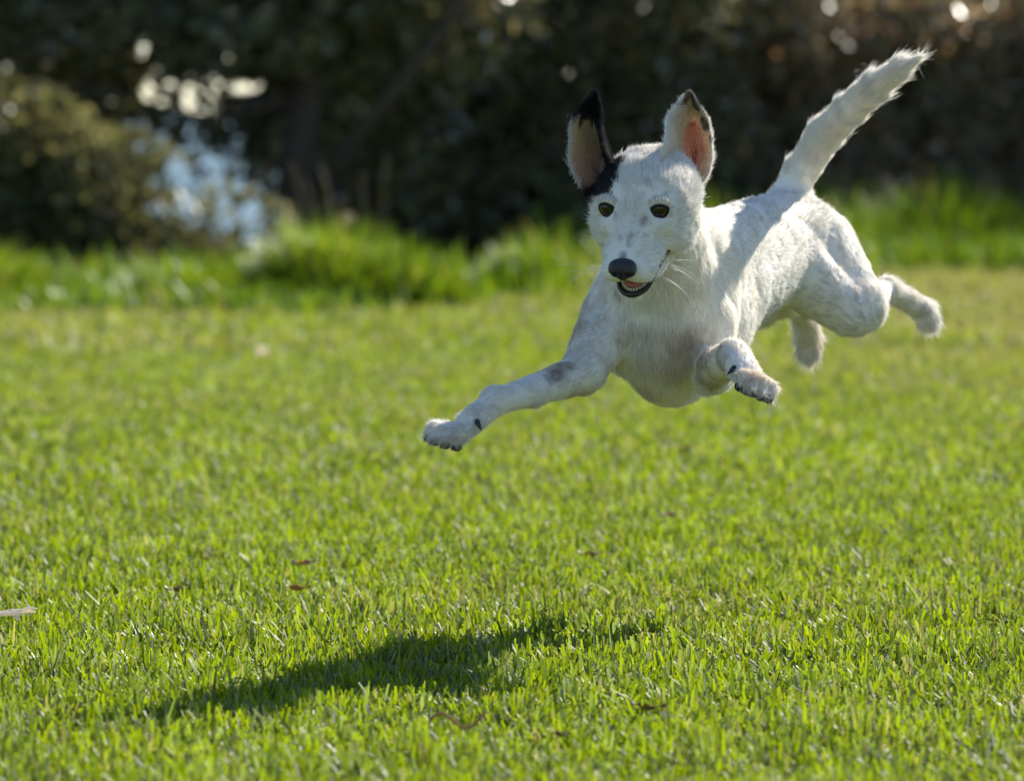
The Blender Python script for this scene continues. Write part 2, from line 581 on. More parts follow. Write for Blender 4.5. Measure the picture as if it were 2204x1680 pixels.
def shrub(name, label, cat, group, base, lobes, nleaf, ll, lw, pal, nst=2, stem=(0.008, 0.02), reject=None, up=0.5, crown_name='crown', extra=None, shell=0.45, mat=None):
    o = empty(name, base)
    tag(o, label, cat, group)
    parts = grow(o, lobes, base, nst, *stem)
    if extra:
        parts = extra + parts
    V, F, _ = merge(parts)
    mesh_np('trunk', V, F, M_BARK, o)
    vol = np.array([l[3] * l[4] * l[5] for l in lobes]) ** 0.67
    pick = rng.choice(len(lobes), nleaf, p=vol / vol.sum())
    lb = np.array(lobes)[pick]
    dirs = unit(rng.normal(0, 1, (nleaf, 3)))
    rad = rng.random(nleaf) ** shell
    pts = lb[:, :3] + dirs * rad[:, None] * lb[:, 3:]
    q = noise(pts, 5.5, 41) * 0.6 + noise(pts, 13.0, 42) * 0.4     # clumps and gaps
    keep = (pts[:, 2] > ground_z(pts[:, 0], pts[:, 1]) + 0.02) & (rng.random(nleaf) < np.clip((q - 0.26) * 4.5, 0.04, 1))
    if reject is not None:
        keep &= ~reject(pts)
    pts = pts[keep]
    n = len(pts)
    V, F, C = leaf_quads(pts, rng.uniform(*ll, n), rng.uniform(*lw, n), up, leaf_cols(n, pal))
    mesh_np(crown_name, V, F, mat or M_LEAF, o, C, smooth=False)
    return o


DARK = [(0.124, 0.127, 0.072), (0.15, 0.148, 0.088), (0.104, 0.112, 0.068), (0.234, 0.202, 0.13), (0.176, 0.189, 0.068)]
BROWN = [(0.25, 0.222, 0.15), (0.3, 0.25, 0.175), (0.2, 0.19, 0.115), (0.375, 0.331, 0.244), (0.237, 0.244, 0.106), (0.45, 0.269, 0.138)]
OLIVE = [(0.109, 0.113, 0.048), (0.138, 0.132, 0.063), (0.086, 0.098, 0.037), (0.127, 0.121, 0.052), (0.172, 0.167, 0.086)]


def in_gap(p):
    """the natural opening through the hedge, running away from the lawn to the water"""
    x = p[:, 0] + 0.05 * (p[:, 1] - 19.3)
    z = p[:, 2]
    n1 = noise(p, 7.0, 51) - 0.5
    hole = ((x + 0.97) / (0.23 + 0.36 * n1)) ** 2 + ((z - 0.305) / (0.17 + 0.24 * n1)) ** 2 < 1
    hole &= (rng.random(len(p)) < 0.90) & (noise(p * np.array([1, 0.2, 1]), 16.0, 53) > 0.24) & (z < 0.47 + 0.16 * n1)
    thin = ((x + 1.05) / 0.26) ** 2 + ((z - 0.66) / 0.15) ** 2 < 1
    thin &= noise(p * np.array([1, 0.1, 1]), 17.0, 52) > 0.70
    return hole | thin


# dark tree on the left of the opening, its limbs reaching over it
tb = P(655, 560, 19.6); tb[2] = 0
lim = [P(655, 560, 19.6), P(650, 420, 19.6), P(640, 300, 19.6), P(655, 180, 19.6), P(690, 20, 19.6), P(720, -160, 19.7), P(700, -420, 19.8)]
lim[0][2] = 0
ex = [tube(lim, [0.085, 0.075, 0.07, 0.065, 0.055, 0.045, 0.03], 10),
      tube([P(640, 215, 19.6), P(585, 225, 19.5), P(520, 243, 19.4), P(450, 252, 19.3), P(380, 240, 19.2), P(300, 215, 19.1), P(180, 190, 19.0)],
           [0.02, 0.017, 0.014, 0.012, 0.010, 0.008, 0.004], 6),
      tube([P(660, 440, 19.6), P(720, 360, 19.5), P(790, 270, 19.4), P(860, 180, 19.35), P(960, 60, 19.3), P(1040, -60, 19.3)],
           [0.035, 0.03, 0.026, 0.022, 0.018, 0.012], 6),
      tube([P(690, 40, 19.6), P(800, -40, 19.7), P(900, -90, 19.8)], [0.03, 0.02, 0.012], 6),
      tube([P(660, 200, 19.6), P(600, 140, 19.7), P(480, 110, 19.8), P(330, 60, 19.8)], [0.018, 0.014, 0.010, 0.006], 6),
      tube([P(650, 120, 19.6), P(540, 60, 19.5), P(420, 0, 19.4), P(250, -80, 19.3)], [0.025, 0.02, 0.015, 0.008], 6)]
shrub('coastal_tree', 'dark leafy tree with bare trunk and a limb crossing the opening to the water', 'tree', 'trees and shrubs behind the lawn',
      tb, [(-0.75, 19.6, 1.05, 0.7, 0.5, 0.33), (-1.55, 19.6, 0.98, 0.75, 0.45, 0.30), (-0.35, 19.9, 0.95, 0.5, 0.5, 0.42), (-0.5, 20.3, 0.45, 0.35, 0.35, 0.55),
           (-1.9, 19.8, 0.75, 0.45, 0.5, 0.4), (-1.3, 19.5, 0.85, 0.6, 0.4, 0.25), (-0.72, 19.9, 0.7, 0.3, 0.35, 0.35), (-1.75, 19.9, 0.45, 0.4, 0.4, 0.4), (-1.0, 19.7, 0.40, 0.42, 0.3, 0.2), (-1.05, 19.4, 0.74, 0.5, 0.3, 0.15), (-1.3, 19.7, 0.6, 0.3, 0.3, 0.14)],
      34000, (0.04, 0.075), (0.024, 0.042), DARK, 0, (0.008, 0.018), in_gap, 0.4, extra=ex)

# sunlit sage shrub at the left
shrub('sage_shrub', 'sunlit olive-grey shrub at the left edge, below the gap to the water', 'shrub', 'trees and shrubs behind the lawn',
      P(200, 560, 18.3) * np.array([1, 1, 0]),
      [(-1.62, 18.2, 0.30, 0.42, 0.4, 0.34), (-1.28, 18.1, 0.22, 0.35, 0.35, 0.26), (-0.95, 18.0, 0.12, 0.32, 0.3, 0.20), (-2.3, 18.4, 0.35, 0.5, 0.45, 0.42)],
      17000, (0.035, 0.06), (0.022, 0.036), OLIVE, 1, (0.004, 0.008), in_gap, 0.7, mat=M_SAGE)

spots = [
    (-0.28, 20.8, 0.60, 1.35, DARK, 'dark shaded shrub right of the tree trunk'),
    (0.30, 20.9, 0.62, 1.45, DARK, 'dark shrub standing above the small rounded grass clump'),
    (0.85, 21.5, 0.62, 1.15, BROWN, 'brown-green hedge shrub directly behind the dog\'s head'),
    (1.40, 21.8, 0.62, 1.02, BROWN, 'dense glinting hedge shrub behind the dog\'s raised tail'),
    (1.98, 21.8, 0.66, 1.02, BROWN, 'grey-brown hedge shrub at the right edge of the picture'),
]
for (x, y, rx, h, pal, lab) in spots:
    lobes = [(x, y, 0.38, rx, 0.5, 0.42), (x + rng.normal(0, 0.1), y + 0.1, 0.38 + h * 0.36, rx * 0.95, 0.55, h * 0.36), (x - 0.2, y + 0.45, 0.5, rx * 0.9, 0.5, 0.6), (x + 0.15, y - 0.1, h * 0.78, rx * 0.7, 0.45, h * 0.28), (x, y - 0.25, 0.12, rx, 0.3, 0.24), (x + 0.25, y + 0.3, 0.1, rx, 0.3, 0.3)]
    shrub('hedge_shrub', lab, 'shrub', 'trees and shrubs behind the lawn', (x, y, 0), lobes, 25000, (0.035, 0.065), (0.022, 0.038), pal, 3, (0.006, 0.016), in_gap, 0.3, mat=M_HEDGE if pal is BROWN else None)
for (x, y, pal, lab) in [(-3.1, 19.4, DARK, 'shrub beyond the left edge of the picture'), (-4.2, 19.3, DARK, 'second shrub beyond the left edge of the picture'), (-5.2, 19.2, BROWN, 'farthest shrub beyond the left edge of the picture'), (2.75, 21.4, BROWN, 'shrub beyond the right edge of the picture'),
                         (3.7, 21.5, BROWN, 'farthest shrub beyond the right edge of the picture')]:
    shrub('hedge_shrub', lab, 'shrub', 'trees and shrubs behind the lawn', (x, y, 0),
          [(x, y, 0.5, 0.7, 0.5, 0.5), (x, y + 0.1, 1.0, 0.65, 0.5, 0.5)], 7000, (0.03, 0.06), (0.02, 0.032), pal, 3, (0.006, 0.016), None, 0.3)

# dry stalks standing in front of the dark trunk
rb = P(700, 600, 16.9); rb[2] = 0
reed = empty('dry_reed_clump', rb)
tag(reed, 'pale dry upright stalks in front of the dark shade by the trunk', 'reeds')
for (u0, u1, v1, w) in [(655, 625, 345, 0.006), (690, 655, 380, 0.005), (712, 688, 350, 0.008), (722, 700, 400, 0.006), (760, 775, 370, 0.005), (775, 830, 330, 0.006), (735, 740, 420, 0.004)]:
    e = P(u1, v1, 16.9 + rng.normal(0, 0.1)); s = P(u0, 560, 16.9); s[2] = 0
    t = np.linspace(0, 1, 6)[:, None]
    pts = s * (1 - t) + e * t + np.array([0.02, 0, 0]) * np.sin(t * 3.1)
    V, F = tube(pts, np.array([1, 1, 0.9, 1.0, 0.9, 0.3]) * w * 0.75, 6)
    mesh_np('stalk', V, F, M_DRY, reed, np.tile(np.array([0.22, 0.175, 0.105]) * rng.uniform(0.6, 1.0), (len(V), 1)))

# ------------------------------------------------------------------ the dog: a distance field, skinned, then furred
MM = 0.001
PR = []        # primitives: dict(kind, ...)


def cone(a, b, ra, rb, k=14, flow=None, fur=9, name=''):
    a, b = np.asarray(a, float), np.asarray(b, float)
    PR.append(dict(t='c', a=a, b=b, ra=ra * MM, rb=rb * MM, k=k * MM, flow=unit(b - a) if flow is None else unit(flow), fur=fur * MM, n=name))


def ell(c, axes, radii, k=14, flow=(0, 0, -1), fur=9, name=''):
    PR.append(dict(t='e', c=np.asarray(c, float), ax=np.asarray(axes, float), r=np.asarray(radii, float) * MM, k=k * MM, flow=unit(flow), fur=fur * MM, n=name))


def sdf(p, q):
    if p['t'] == 'c':
        ba = p['b'] - p['a']
        h = np.clip(((q - p['a']) @ ba) / (ba @ ba), 0, 1)
        d = np.linalg.norm(q - p['a'] - h[..., None] * ba, axis=-1)
        return d - (p['ra'] + (p['rb'] - p['ra']) * h)
    l = (q - p['c']) @ p['ax'].T
    k0 = np.linalg.norm(l / p['r'], axis=-1)
    k1 = np.linalg.norm(l / (p['r'] ** 2), axis=-1)
    return k0 * (k0 - 1.0) / (k1 + 1e-9)


# body frame
AX = unit(P(1452, 680, 5.92) - P(1700, 515, 6.30))          # towards the chest
SD = unit(np.cross(np.array([0, 0, 1.0]), AX))             # dog's left (picture right)
DU = np.cross(AX, SD)
BF = np.stack([SD, AX, DU])                                # rows: side, length, height
BACK = -AX
DOWN = np.array([0, 0, -1.0])

ell(P(1483, 668, 6.02), BF, (62, 132, 85), 14, BACK * 0.9 + DOWN * 0.35, 7, 'rib')
ell(P(1418, 712, 5.875), BF, (53, 50, 60), 14, DOWN + BACK * 0.2, 9, 'breast')
ell(P(1462, 777, 5.94), BF, (39, 85, 43), 12, DOWN * 0.5 + BACK, 8, 'keel')
cone(P(1404, 480, 5.795), P(1428, 640, 5.88), 46, 58, 16, DOWN + BACK * 0.4, 9, 'neck')
cone(P(1424, 490, 5.85), P(1500, 566, 5.98), 38, 48, 16, BACK, 9, 'nape')
ell(P(1517, 640, 5.93), BF, (34, 46, 68), 9, DOWN + BACK * 0.5, 8, 'shoulder')
ell(P(1338, 678, 5.90), BF, (30, 45, 58), 10, DOWN + BACK * 0.3, 8, 'shoulder')
cone(P(1545, 612, 6.10), P(1680, 535, 6.26), 56, 48, 18, BACK, 7, 'loin')
cone(P(1500, 545, 6.0), P(1690, 468, 6.29), 40, 28, 16, BACK, 7, 'spine')
ell(P(1702, 508, 6.29), BF, (54, 58, 43), 14, BACK + DOWN * 0.4, 7, 'rump')
# left hind leg (picture right)
cone(P(1752, 548, 6.30), P(1842, 655, 6.25), 49, 31, 9, P(1842, 655, 6.25) - P(1752, 500, 6.30), 7, 'thigh')
cone(P(1715, 585, 6.24), P(1826, 672, 6.23), 37, 25, 9, P(1842, 655, 6.25) - P(1715, 585, 6.30), 7, 'thigh')
cone(P(1850, 665, 6.25), P(1900, 624, 6.36), 25, 10, 10, None, 8, 'shank')
cone(P(1903, 612, 6.385), P(1912, 628, 6.37), 9, 10, 6, None, 8, 'hock')
cone(P(1910, 624, 6.375), P(1985, 662, 6.43), 10.5, 11, 8, None, 12, 'meta')
# right hind leg, half hidden
cone(P(1650, 545, 6.33), P(1628, 645, 6.24), 44, 24, 18, None, 10, 'thigh')
cone(P(1628, 648, 6.24), P(1722, 655, 6.385), 22, 11, 12, None, 10, 'shank')
cone(P(1716, 640, 6.395), P(1724, 662, 6.39), 9, 11, 6, None, 8, 'hock')
cone(P(1724, 662, 6.39), P(1742, 732, 6.44), 11, 12, 8, None, 13, 'meta')
# right fore leg, reaching out to the picture's left
cone(P(1318, 688, 5.88), P(1254, 800, 5.80), 32, 20.5, 9, None, 7, 'upperarm')
cone(P(1256, 802, 5.80), P(1150, 840, 5.735), 19.5, 14, 8, None, 6, 'forearm')
cone(P(1266, 808, 5.815), P(1262, 826, 5.81), 14, 9, 6, P(1150, 836, 5.735) - P(1276, 808, 5.80), 6, 'forearm')
cone(P(1150, 840, 5.735), P(1066, 864, 5.69), 14, 12, 7, None, 6, 'forearm')
ell(P(1066, 860, 5.685), BF, (12, 13, 11), 6, P(1008, 908, 5.66) - P(1066, 858, 5.69), 6, 'forearm')
cone(P(1066, 864, 5.69), P(1008, 912, 5.66), 12, 12.5, 7, None, 7, 'pastern')
# left fore leg, coming towards the camera
cone(P(1512, 690, 5.88), P(1532, 798, 5.875), 33, 23, 9, None, 7, 'upperarm')
cone(P(1528, 802, 5.875), P(1576, 766, 5.745), 20, 14.5, 8, None, 7, 'forearm')
cone(P(1578, 763, 5.745), P(1606, 806, 5.70), 14.5, 13.5, 7, None, 7, 'pastern')
# tail
TL = [P(1690, 440, 6.31), P(1722, 372, 6.295), P(1770, 297, 6.26), P(1822, 244, 6.215), P(1876, 194, 6.165), P(1930, 153, 6.12), P(1966, 133, 6.09)]
TR = [20, 17.5, 16.5, 15.5, 13.5, 9, 2.5]
for i in range(6):
    cone(TL[i], TL[i + 1], TR[i], TR[i + 1], 14 if i == 0 else 6, None, (9, 12, 14, 16, 19, 23)[i], 'tail')

TOES = []      # (tip, direction) for claws


def paw(base, fwd, up, size, spread, pn='paw', pf=8, flat=0.5):
    """palm and four toes; fwd = towards the toes, up = top of the paw"""
    fwd = unit(fwd); side = unit(np.cross(fwd, up)); up = np.cross(side, fwd)
    s = size * MM
    ell(base + fwd * s * 0.15, np.stack([side, fwd, up]), (size * 0.78, size * 0.95, size * flat), 6, fwd, pf, pn)
    for i, (o, l) in enumerate(((-0.66, 0.78), (-0.25, 1.12), (0.25, 1.12), (0.66, 0.78))):
        a = base + side * o * s * spread + fwd * s * 0.4 + up * s * 0.08
        kn = base + side * o * s * spread * 1.12 + fwd * s * (0.55 + l * 0.42) + up * s * 0.14
        tip = base + side * o * s * spread * 1.2 + fwd * s * (0.62 + l * 0.86) - up * s * 0.20
        cone(a, kn, size * 0.29, size * 0.29, 4, fwd, pf - 1, 'toe')
        cone(kn, tip, size * 0.29, size * 0.22, 4, fwd, pf + 1, 'toe')
        TOES.append((tip + fwd * s * 0.12 - up * s * 0.06, unit(fwd * 0.8 - up * 0.65), s))
    return base, fwd, side, up, s


pawR = paw(P(979, 929, 5.64), P(898, 948, 5.575) - P(990, 924, 5.65), np.array([0.1, -0.35, 0.93]), 19.5, 1.0)
pawL = paw(P(1618, 818, 5.69), P(1655, 850, 5.625) - P(1612, 808, 5.70), np.array([0.45, -0.45, 0.75]), 20, 1.0)
pawHL = paw(P(1994, 672, 6.43), P(2012, 728, 6.41) - P(1998, 672, 6.44), np.array([-0.5, -0.8, 0.1]), 12.5, 0.85, 'paw', 14, 0.45)
pawHR = paw(P(1744, 738, 6.44), P(1737, 788, 6.42) - P(1744, 735, 6.44), np.array([-0.4, -0.9, 0.0]), 12.5, 0.85, 'paw', 14, 0.45)

# head frame: x = dog's left, y = towards the nose, z = crown
YAW, PIT = math.radians(18), math.radians(30)
HO = P(1392, 430, 5.74)
hf = np.array([-math.sin(YAW) * math.cos(PIT), -math.cos(YAW) * math.cos(PIT), -math.sin(PIT)])
hl = np.array([math.cos(YAW), -math.sin(YAW), 0])
hu = np.cross(hl, hf); hu = -hu if hu[2] < 0 else hu
ROLL = math.radians(-1.5)
hl, hu = hl * math.cos(ROLL) + hu * math.sin(ROLL), hu * math.cos(ROLL) - hl * math.sin(ROLL)
HF = np.stack([hl, hf, hu])


def H(x, y, z):
    return HO + (x * hl + y * hf + z * hu) * MM


ell(H(0, 0, 0), HF, (50, 54, 45), 10, -hf + hu * 0.2, 7, 'cranium')
ell(H(0, -28, -8), HF, (44, 46, 44), 14, -hf - hu * 0.4, 8, 'occiput')
for s in (-1, 1):
    ell(H(s * 31, 14, -20), HF, (20, 32, 24), 10, -hf * 0.8 - hu * 0.7 + hl * s * 0.4, 7, 'cheek')
    ell(H(s * 23, 42, -1), HF, (12.5, 13, 10.5), 8, -hf + hl * s * 0.4, 5, 'cheekbone')
    ell(H(s * 12.5, 82, -28), HF, (14, 16, 12), 5, -hf - hu * 0.5 + hl * s * 0.5, 5, 'flews')
    ell(H(s * 17, 58, -22), HF, (12, 24, 12), 7, -hf - hu * 0.5 + hl * s * 0.4, 5, 'flews')
    ell(H(s * 14, 48, -43), HF, (10, 28, 11), 5, -hf - hu * 0.4, 6, 'jaw')
cone(H(0, 40, 0), H(0, 86, -19), 24.5, 15.5, 9, -hf, 5, 'muzzle')
cone(H(0, 25, -40), H(0, 77, -57), 22, 8, 6, -hf - hu * 0.3, 6, 'jaw')

CUTS = [  # (centre, axes, radii, smoothing)
    (H(0, 77, -48), HF, np.array([16, 22, 5.5]) * MM, 2.5 * MM),
]
EYES = [H(-25.5, 38.6, 14.5), H(24.5, 38.6, 14.5)]
EYE_R = 10.0 * MM
EYE_OUT = [unit(hf * 0.86 - hl * 0.50), unit(hf * 0.86 + hl * 0.50)]
for e in EYES:
    CUTS.append((e, HF, np.array([10.3, 10.3, 10.3]) * MM, 1.5 * MM))

VX = 0.0021
lo = np.array([1e9] * 3); hi = -lo
for p in PR:
    r = max(p['ra'], p['rb']) if p['t'] == 'c' else p['r'].max()
    for c in ((p['a'], p['b']) if p['t'] == 'c' else (p['c'],)):
        lo = np.minimum(lo, c - r - 0.012); hi = np.maximum(hi, c + r + 0.012)
dims = np.ceil((hi - lo) / VX).astype(int) + 1
FLD = np.full(dims, 0.05, np.float32)


def block(c0, c1):
    i0 = np.clip(np.floor((c0 - lo) / VX).astype(int), 0, dims)
    i1 = np.clip(np.ceil((c1 - lo) / VX).astype(int) + 1, 0, dims)
    g = np.stack(np.meshgrid(*[lo[a] + VX * np.arange(i0[a], i1[a]) for a in range(3)], indexing='ij'), -1)
    return tuple(slice(i0[a], i1[a]) for a in range(3)), g


for p in PR:
    m = p['k'] + 0.012
    if p['t'] == 'c':
        R_ = max(p['ra'], p['rb']) + m
        c0, c1 = np.minimum(p['a'], p['b']) - R_, np.maximum(p['a'], p['b']) + R_
    else:
        R_ = np.sqrt(((p['ax'] * p['r'][:, None]) ** 2).sum(0)) + m
        c0, c1 = p['c'] - R_, p['c'] + R_
    sl, g = block(c0, c1)
    d = sdf(p, g)
    f = FLD[sl]
    h = np.clip(1 - np.abs(f - d) / p['k'], 0, 1)
    FLD[sl] = np.minimum(f, d) - h * h * p['k'] * 0.25
for (c, ax, r, k) in CUTS:
    q = dict(t='e', c=c, ax=ax, r=r)
    sl, g = block(c - r.max() - 0.008, c + r.max() + 0.008)
    d = -sdf(q, g)
    f = FLD[sl]
    h = np.clip(1 - np.abs(f - d) / k, 0, 1)
    FLD[sl] = np.maximum(f, d) + h * h * k * 0.25


def surface_nets(F, lo, vx):
    s = F < 0
    c = np.zeros(tuple(np.array(F.shape) - 1), np.uint8)
    for dx in (0, 1):
        for dy in (0, 1):
            for dz in (0, 1):
                c += s[dx:F.shape[0] - 1 + dx, dy:F.shape[1] - 1 + dy, dz:F.shape[2] - 1 + dz]
    act = (c > 0) & (c < 8)
    idx = np.argwhere(act)
    vid = np.full(act.shape, -1, np.int64)
    vid[act] = np.arange(len(idx))
    acc = np.zeros((len(idx), 3)); cnt = np.zeros((len(idx), 1))
    cor = [(dx, dy, dz) for dx in (0, 1) for dy in (0, 1) for dz in (0, 1)]
    for a in cor:
        for ax in range(3):
            if a[ax]:
                continue
            b_ = list(a); b_[ax] = 1
            fa = F[idx[:, 0] + a[0], idx[:, 1] + a[1], idx[:, 2] + a[2]]
            fb = F[idx[:, 0] + b_[0], idx[:, 1] + b_[1], idx[:, 2] + b_[2]]
            x = (fa < 0) != (fb < 0)
            t = np.where(x, fa / np.where(x, fa - fb, 1), 0)
            pos = np.tile(np.array(a, float), (len(idx), 1))
            pos[:, ax] = t
            acc += np.where(x[:, None], pos, 0); cnt += x[:, None]
    V = lo + vx * (idx + acc / np.maximum(cnt, 1))
    faces = []
    for ax in range(3):
        sa = [slice(0, -1)] * 3; sb = [slice(0, -1)] * 3
        sa = [slice(1, F.shape[i] - 1) for i in range(3)]; sb = list(sa)
        sa[ax] = slice(0, F.shape[ax] - 1); sb[ax] = slice(1, F.shape[ax])
        A, B = s[tuple(sa)], s[tuple(sb)]
        e = np.argwhere(A != B)
        off = np.array([1, 1, 1]); off[ax] = 0
        e = e + off
        u_, w_ = (ax + 1) % 3, (ax + 2) % 3
        eu = np.zeros(3, int); eu[u_] = 1
        ew = np.zeros(3, int); ew[w_] = 1
        q = [e, e - eu, e - eu - ew, e - ew]
        ids = np.stack([vid[k[:, 0], k[:, 1], k[:, 2]] for k in q], 1)
        inside = s[e[:, 0], e[:, 1], e[:, 2]]
        ids = np.where(inside[:, None], ids[:, ::-1], ids)
        faces.append(ids)
    return V, np.vstack(faces)


BV, BFc = surface_nets(FLD, lo, VX)
# keep faces pointing outwards, then relax the grid steps a little
nb = len(BV)
for it in range(3):
    acc = np.zeros_like(BV); cnt = np.zeros(nb)
    for k in range(4):
        np.add.at(acc, BFc[:, k], BV[BFc[:, (k + 1) % 4]]); np.add.at(cnt, BFc[:, k], 1)
    BV = BV * 0.5 + 0.5 * acc / cnt[:, None]
FC0 = BV[BFc].mean(1)
FN = np.cross(BV[BFc[:, 2]] - BV[BFc[:, 0]], BV[BFc[:, 3]] - BV[BFc[:, 1]])
FA = np.linalg.norm(FN, axis=1) * 0.5
gi = np.clip(((FC0 + unit(FN) * 0.003 - lo) / VX).round().astype(int), 0, dims - 1)
gj = np.clip(((FC0 - unit(FN) * 0.003 - lo) / VX).round().astype(int), 0, dims - 1)
if (FLD[gi[:, 0], gi[:, 1], gi[:, 2]] - FLD[gj[:, 0], gj[:, 1], gj[:, 2]]).mean() < 0:
    BFc = BFc[:, ::-1]; FN = -FN
BN = np.zeros_like(BV)
for k in range(4):
    np.add.at(BN, BFc[:, k], FN)
BN = unit(BN)

# per-vertex fur flow, length and region
W = np.zeros(nb); FLOW = np.zeros((nb, 3)); FLEN = np.zeros(nb); best = np.full(nb, 1e9); REG = np.zeros(nb, int)
names = sorted(set(p['n'] for p in PR))
for p in PR:
    d = sdf(p, BV)
    w = np.exp(-np.clip(d, 0, 1) / 0.007)
    W += w; FLOW += w[:, None] * p['flow']; FLEN += w * p['fur']
    m = d < best
    best[m] = d[m]; REG[m] = names.index(p['n'])
FLEN /= W
FLOW = unit(FLOW / W[:, None])


def isreg(reg, *nm):
    return np.isin(reg, [names.index(x) for x in nm])


CAMV = CAMP[None]


def surf(u, v):
    """the point of the dog's coat that lies on the bearing (u, v), and its normal"""
    ray = unit(P(u, v, 1.0) - CAMP)
    r = BV - CAMP
    along = r @ ray
    off = np.linalg.norm(r - along[:, None] * ray, axis=1)
    c = np.where(off < 0.006)[0]
    if len(c) == 0:
        c = np.argsort(off)[:3]
    i = c[np.argmin(along[c])]
    return BV[i]


WHITE = np.array([0.945, 0.90, 0.83])
GREY = np.array([0.16, 0.165, 0.18])


def coat_cols(p, reg, spots=True):
    n = len(p)
    c = np.tile(WHITE, (n, 1))
    tint = noise(p, 45.0, 61)
    c *= (0.93 + 0.09 * tint)[:, None]
    # grey ticking on trunk, rump and thighs
    tick = noise(p * np.array([1, 1, 1.6]), 210.0, 62) * 0.65 + noise(p, 420.0, 63) * 0.35
    patch = noise(p, 16.0, 64)
    tr = isreg(reg, 'rib', 'loin', 'spine', 'rump', 'thigh', 'shank')
    amt = np.clip((tick - 0.60 + 0.25 * (patch - 0.5)) * 7, 0, 1) * tr * 0.38
    amt = np.maximum(amt, tr * np.clip(patch - 0.5, 0, 1) * 0.28)
    c = c * (1 - amt[:, None]) + GREY * amt[:, None]
    # tan tinge on elbows, breast and feet
    tan = np.array([0.55, 0.43, 0.31])
    ta = np.clip(noise(p, 30.0, 65) - 0.5, 0, 1) * 1.3 * isreg(reg, 'breast', 'keel', 'upperarm', 'forearm', 'paw', 'toe', 'meta')
    c = c * (1 - ta[:, None]) + tan * ta[:, None]
    for (q, r, col, s) in MARKS:
        d = np.linalg.norm(p - q, axis=1) / r
        a = np.clip((1.25 - d) * 2.2, 0, 1) * s * np.clip(0.35 + 1.1 * noise(p, 260.0, 66), 0, 1)
        if s > 0.85:
            a = np.clip((1.3 - d + 0.9 * (noise(p, 330.0, 66) - 0.5)) * 5, 0, 1)
        c = c * (1 - a[:, None]) + np.array(col) * a[:, None]
    return c


BLK = (0.02, 0.02, 0.024)
SPOT = (0.13, 0.135, 0.15)
MARKS = []
for (u, v, r, col, s) in [
    (1394, 383, 5, SPOT, 0.6), (1439, 409, 4.5, SPOT, 0.65), (1346, 514, 6, SPOT, 0.75), (1335, 536, 7, SPOT, 0.8), (1324, 506, 4, SPOT, 0.5), (1330, 552, 7, SPOT, 0.6),
    (1352, 500, 4, SPOT, 0.5), (1399, 498, 4, SPOT, 0.5), (1383, 545, 5, SPOT, 0.3), (1397, 468, 4, (0.42, 0.28, 0.26), 0.6), (1313, 466, 4, (0.30, 0.25, 0.22), 0.45),
    (1392, 476, 3.5, (0.38, 0.28, 0.26), 0.5),
    (1292, 385, 14, BLK, 1.0), (1275, 400, 12, BLK, 1.0), (1303, 358, 12, BLK, 1.0), (1282, 412, 7, BLK, 0.9), (1316, 340, 6, BLK, 0.95),
    (1205, 797, 8, (0.33, 0.26, 0.235), 0.6), (1188, 803, 7, (0.33, 0.26, 0.235), 0.6), (1218, 790, 6, (0.38, 0.31, 0.28), 0.5), (1225, 772, 9, (0.40, 0.33, 0.28), 0.6),
    (1318, 640, 7, (0.3, 0.27, 0.24), 0.5),
    (1350, 735, 12, (0.5, 0.38, 0.25), 0.45), (1465, 745, 14, (0.5, 0.37, 0.25), 0.5), (1490, 735, 9, (0.45, 0.33, 0.24), 0.5), (1548, 765, 8, (0.42, 0.35, 0.31), 0.4),
]:
    MARKS.append((surf(u, v), r * MM * (0.62 if col == SPOT else 1.0), col, s * (0.8 if col == SPOT else 1.0)))

cav = np.linalg.norm(((BV - CUTS[0][0]) @ HF.T) / (CUTS[0][2] * 1.10), axis=1) < 1
BC = coat_cols(BV, REG) * 0.92
BC[cav] = (0.20, 0.055, 0.05)
lid = np.zeros(nb, bool)
for e in EYES:
    lid |= np.linalg.norm(BV - e, axis=1) < 10.6 * MM
BC[lid] = WHITE * 0.7

DOG0 = P(1500, 860, 6.0)
dog = empty('dog', DOG0)
tag(dog, 'small white terrier dog with one black ear leaping over the lawn', 'dog')
body = mesh_np('body', BV, BFc, M_SKIN, dog, BC)


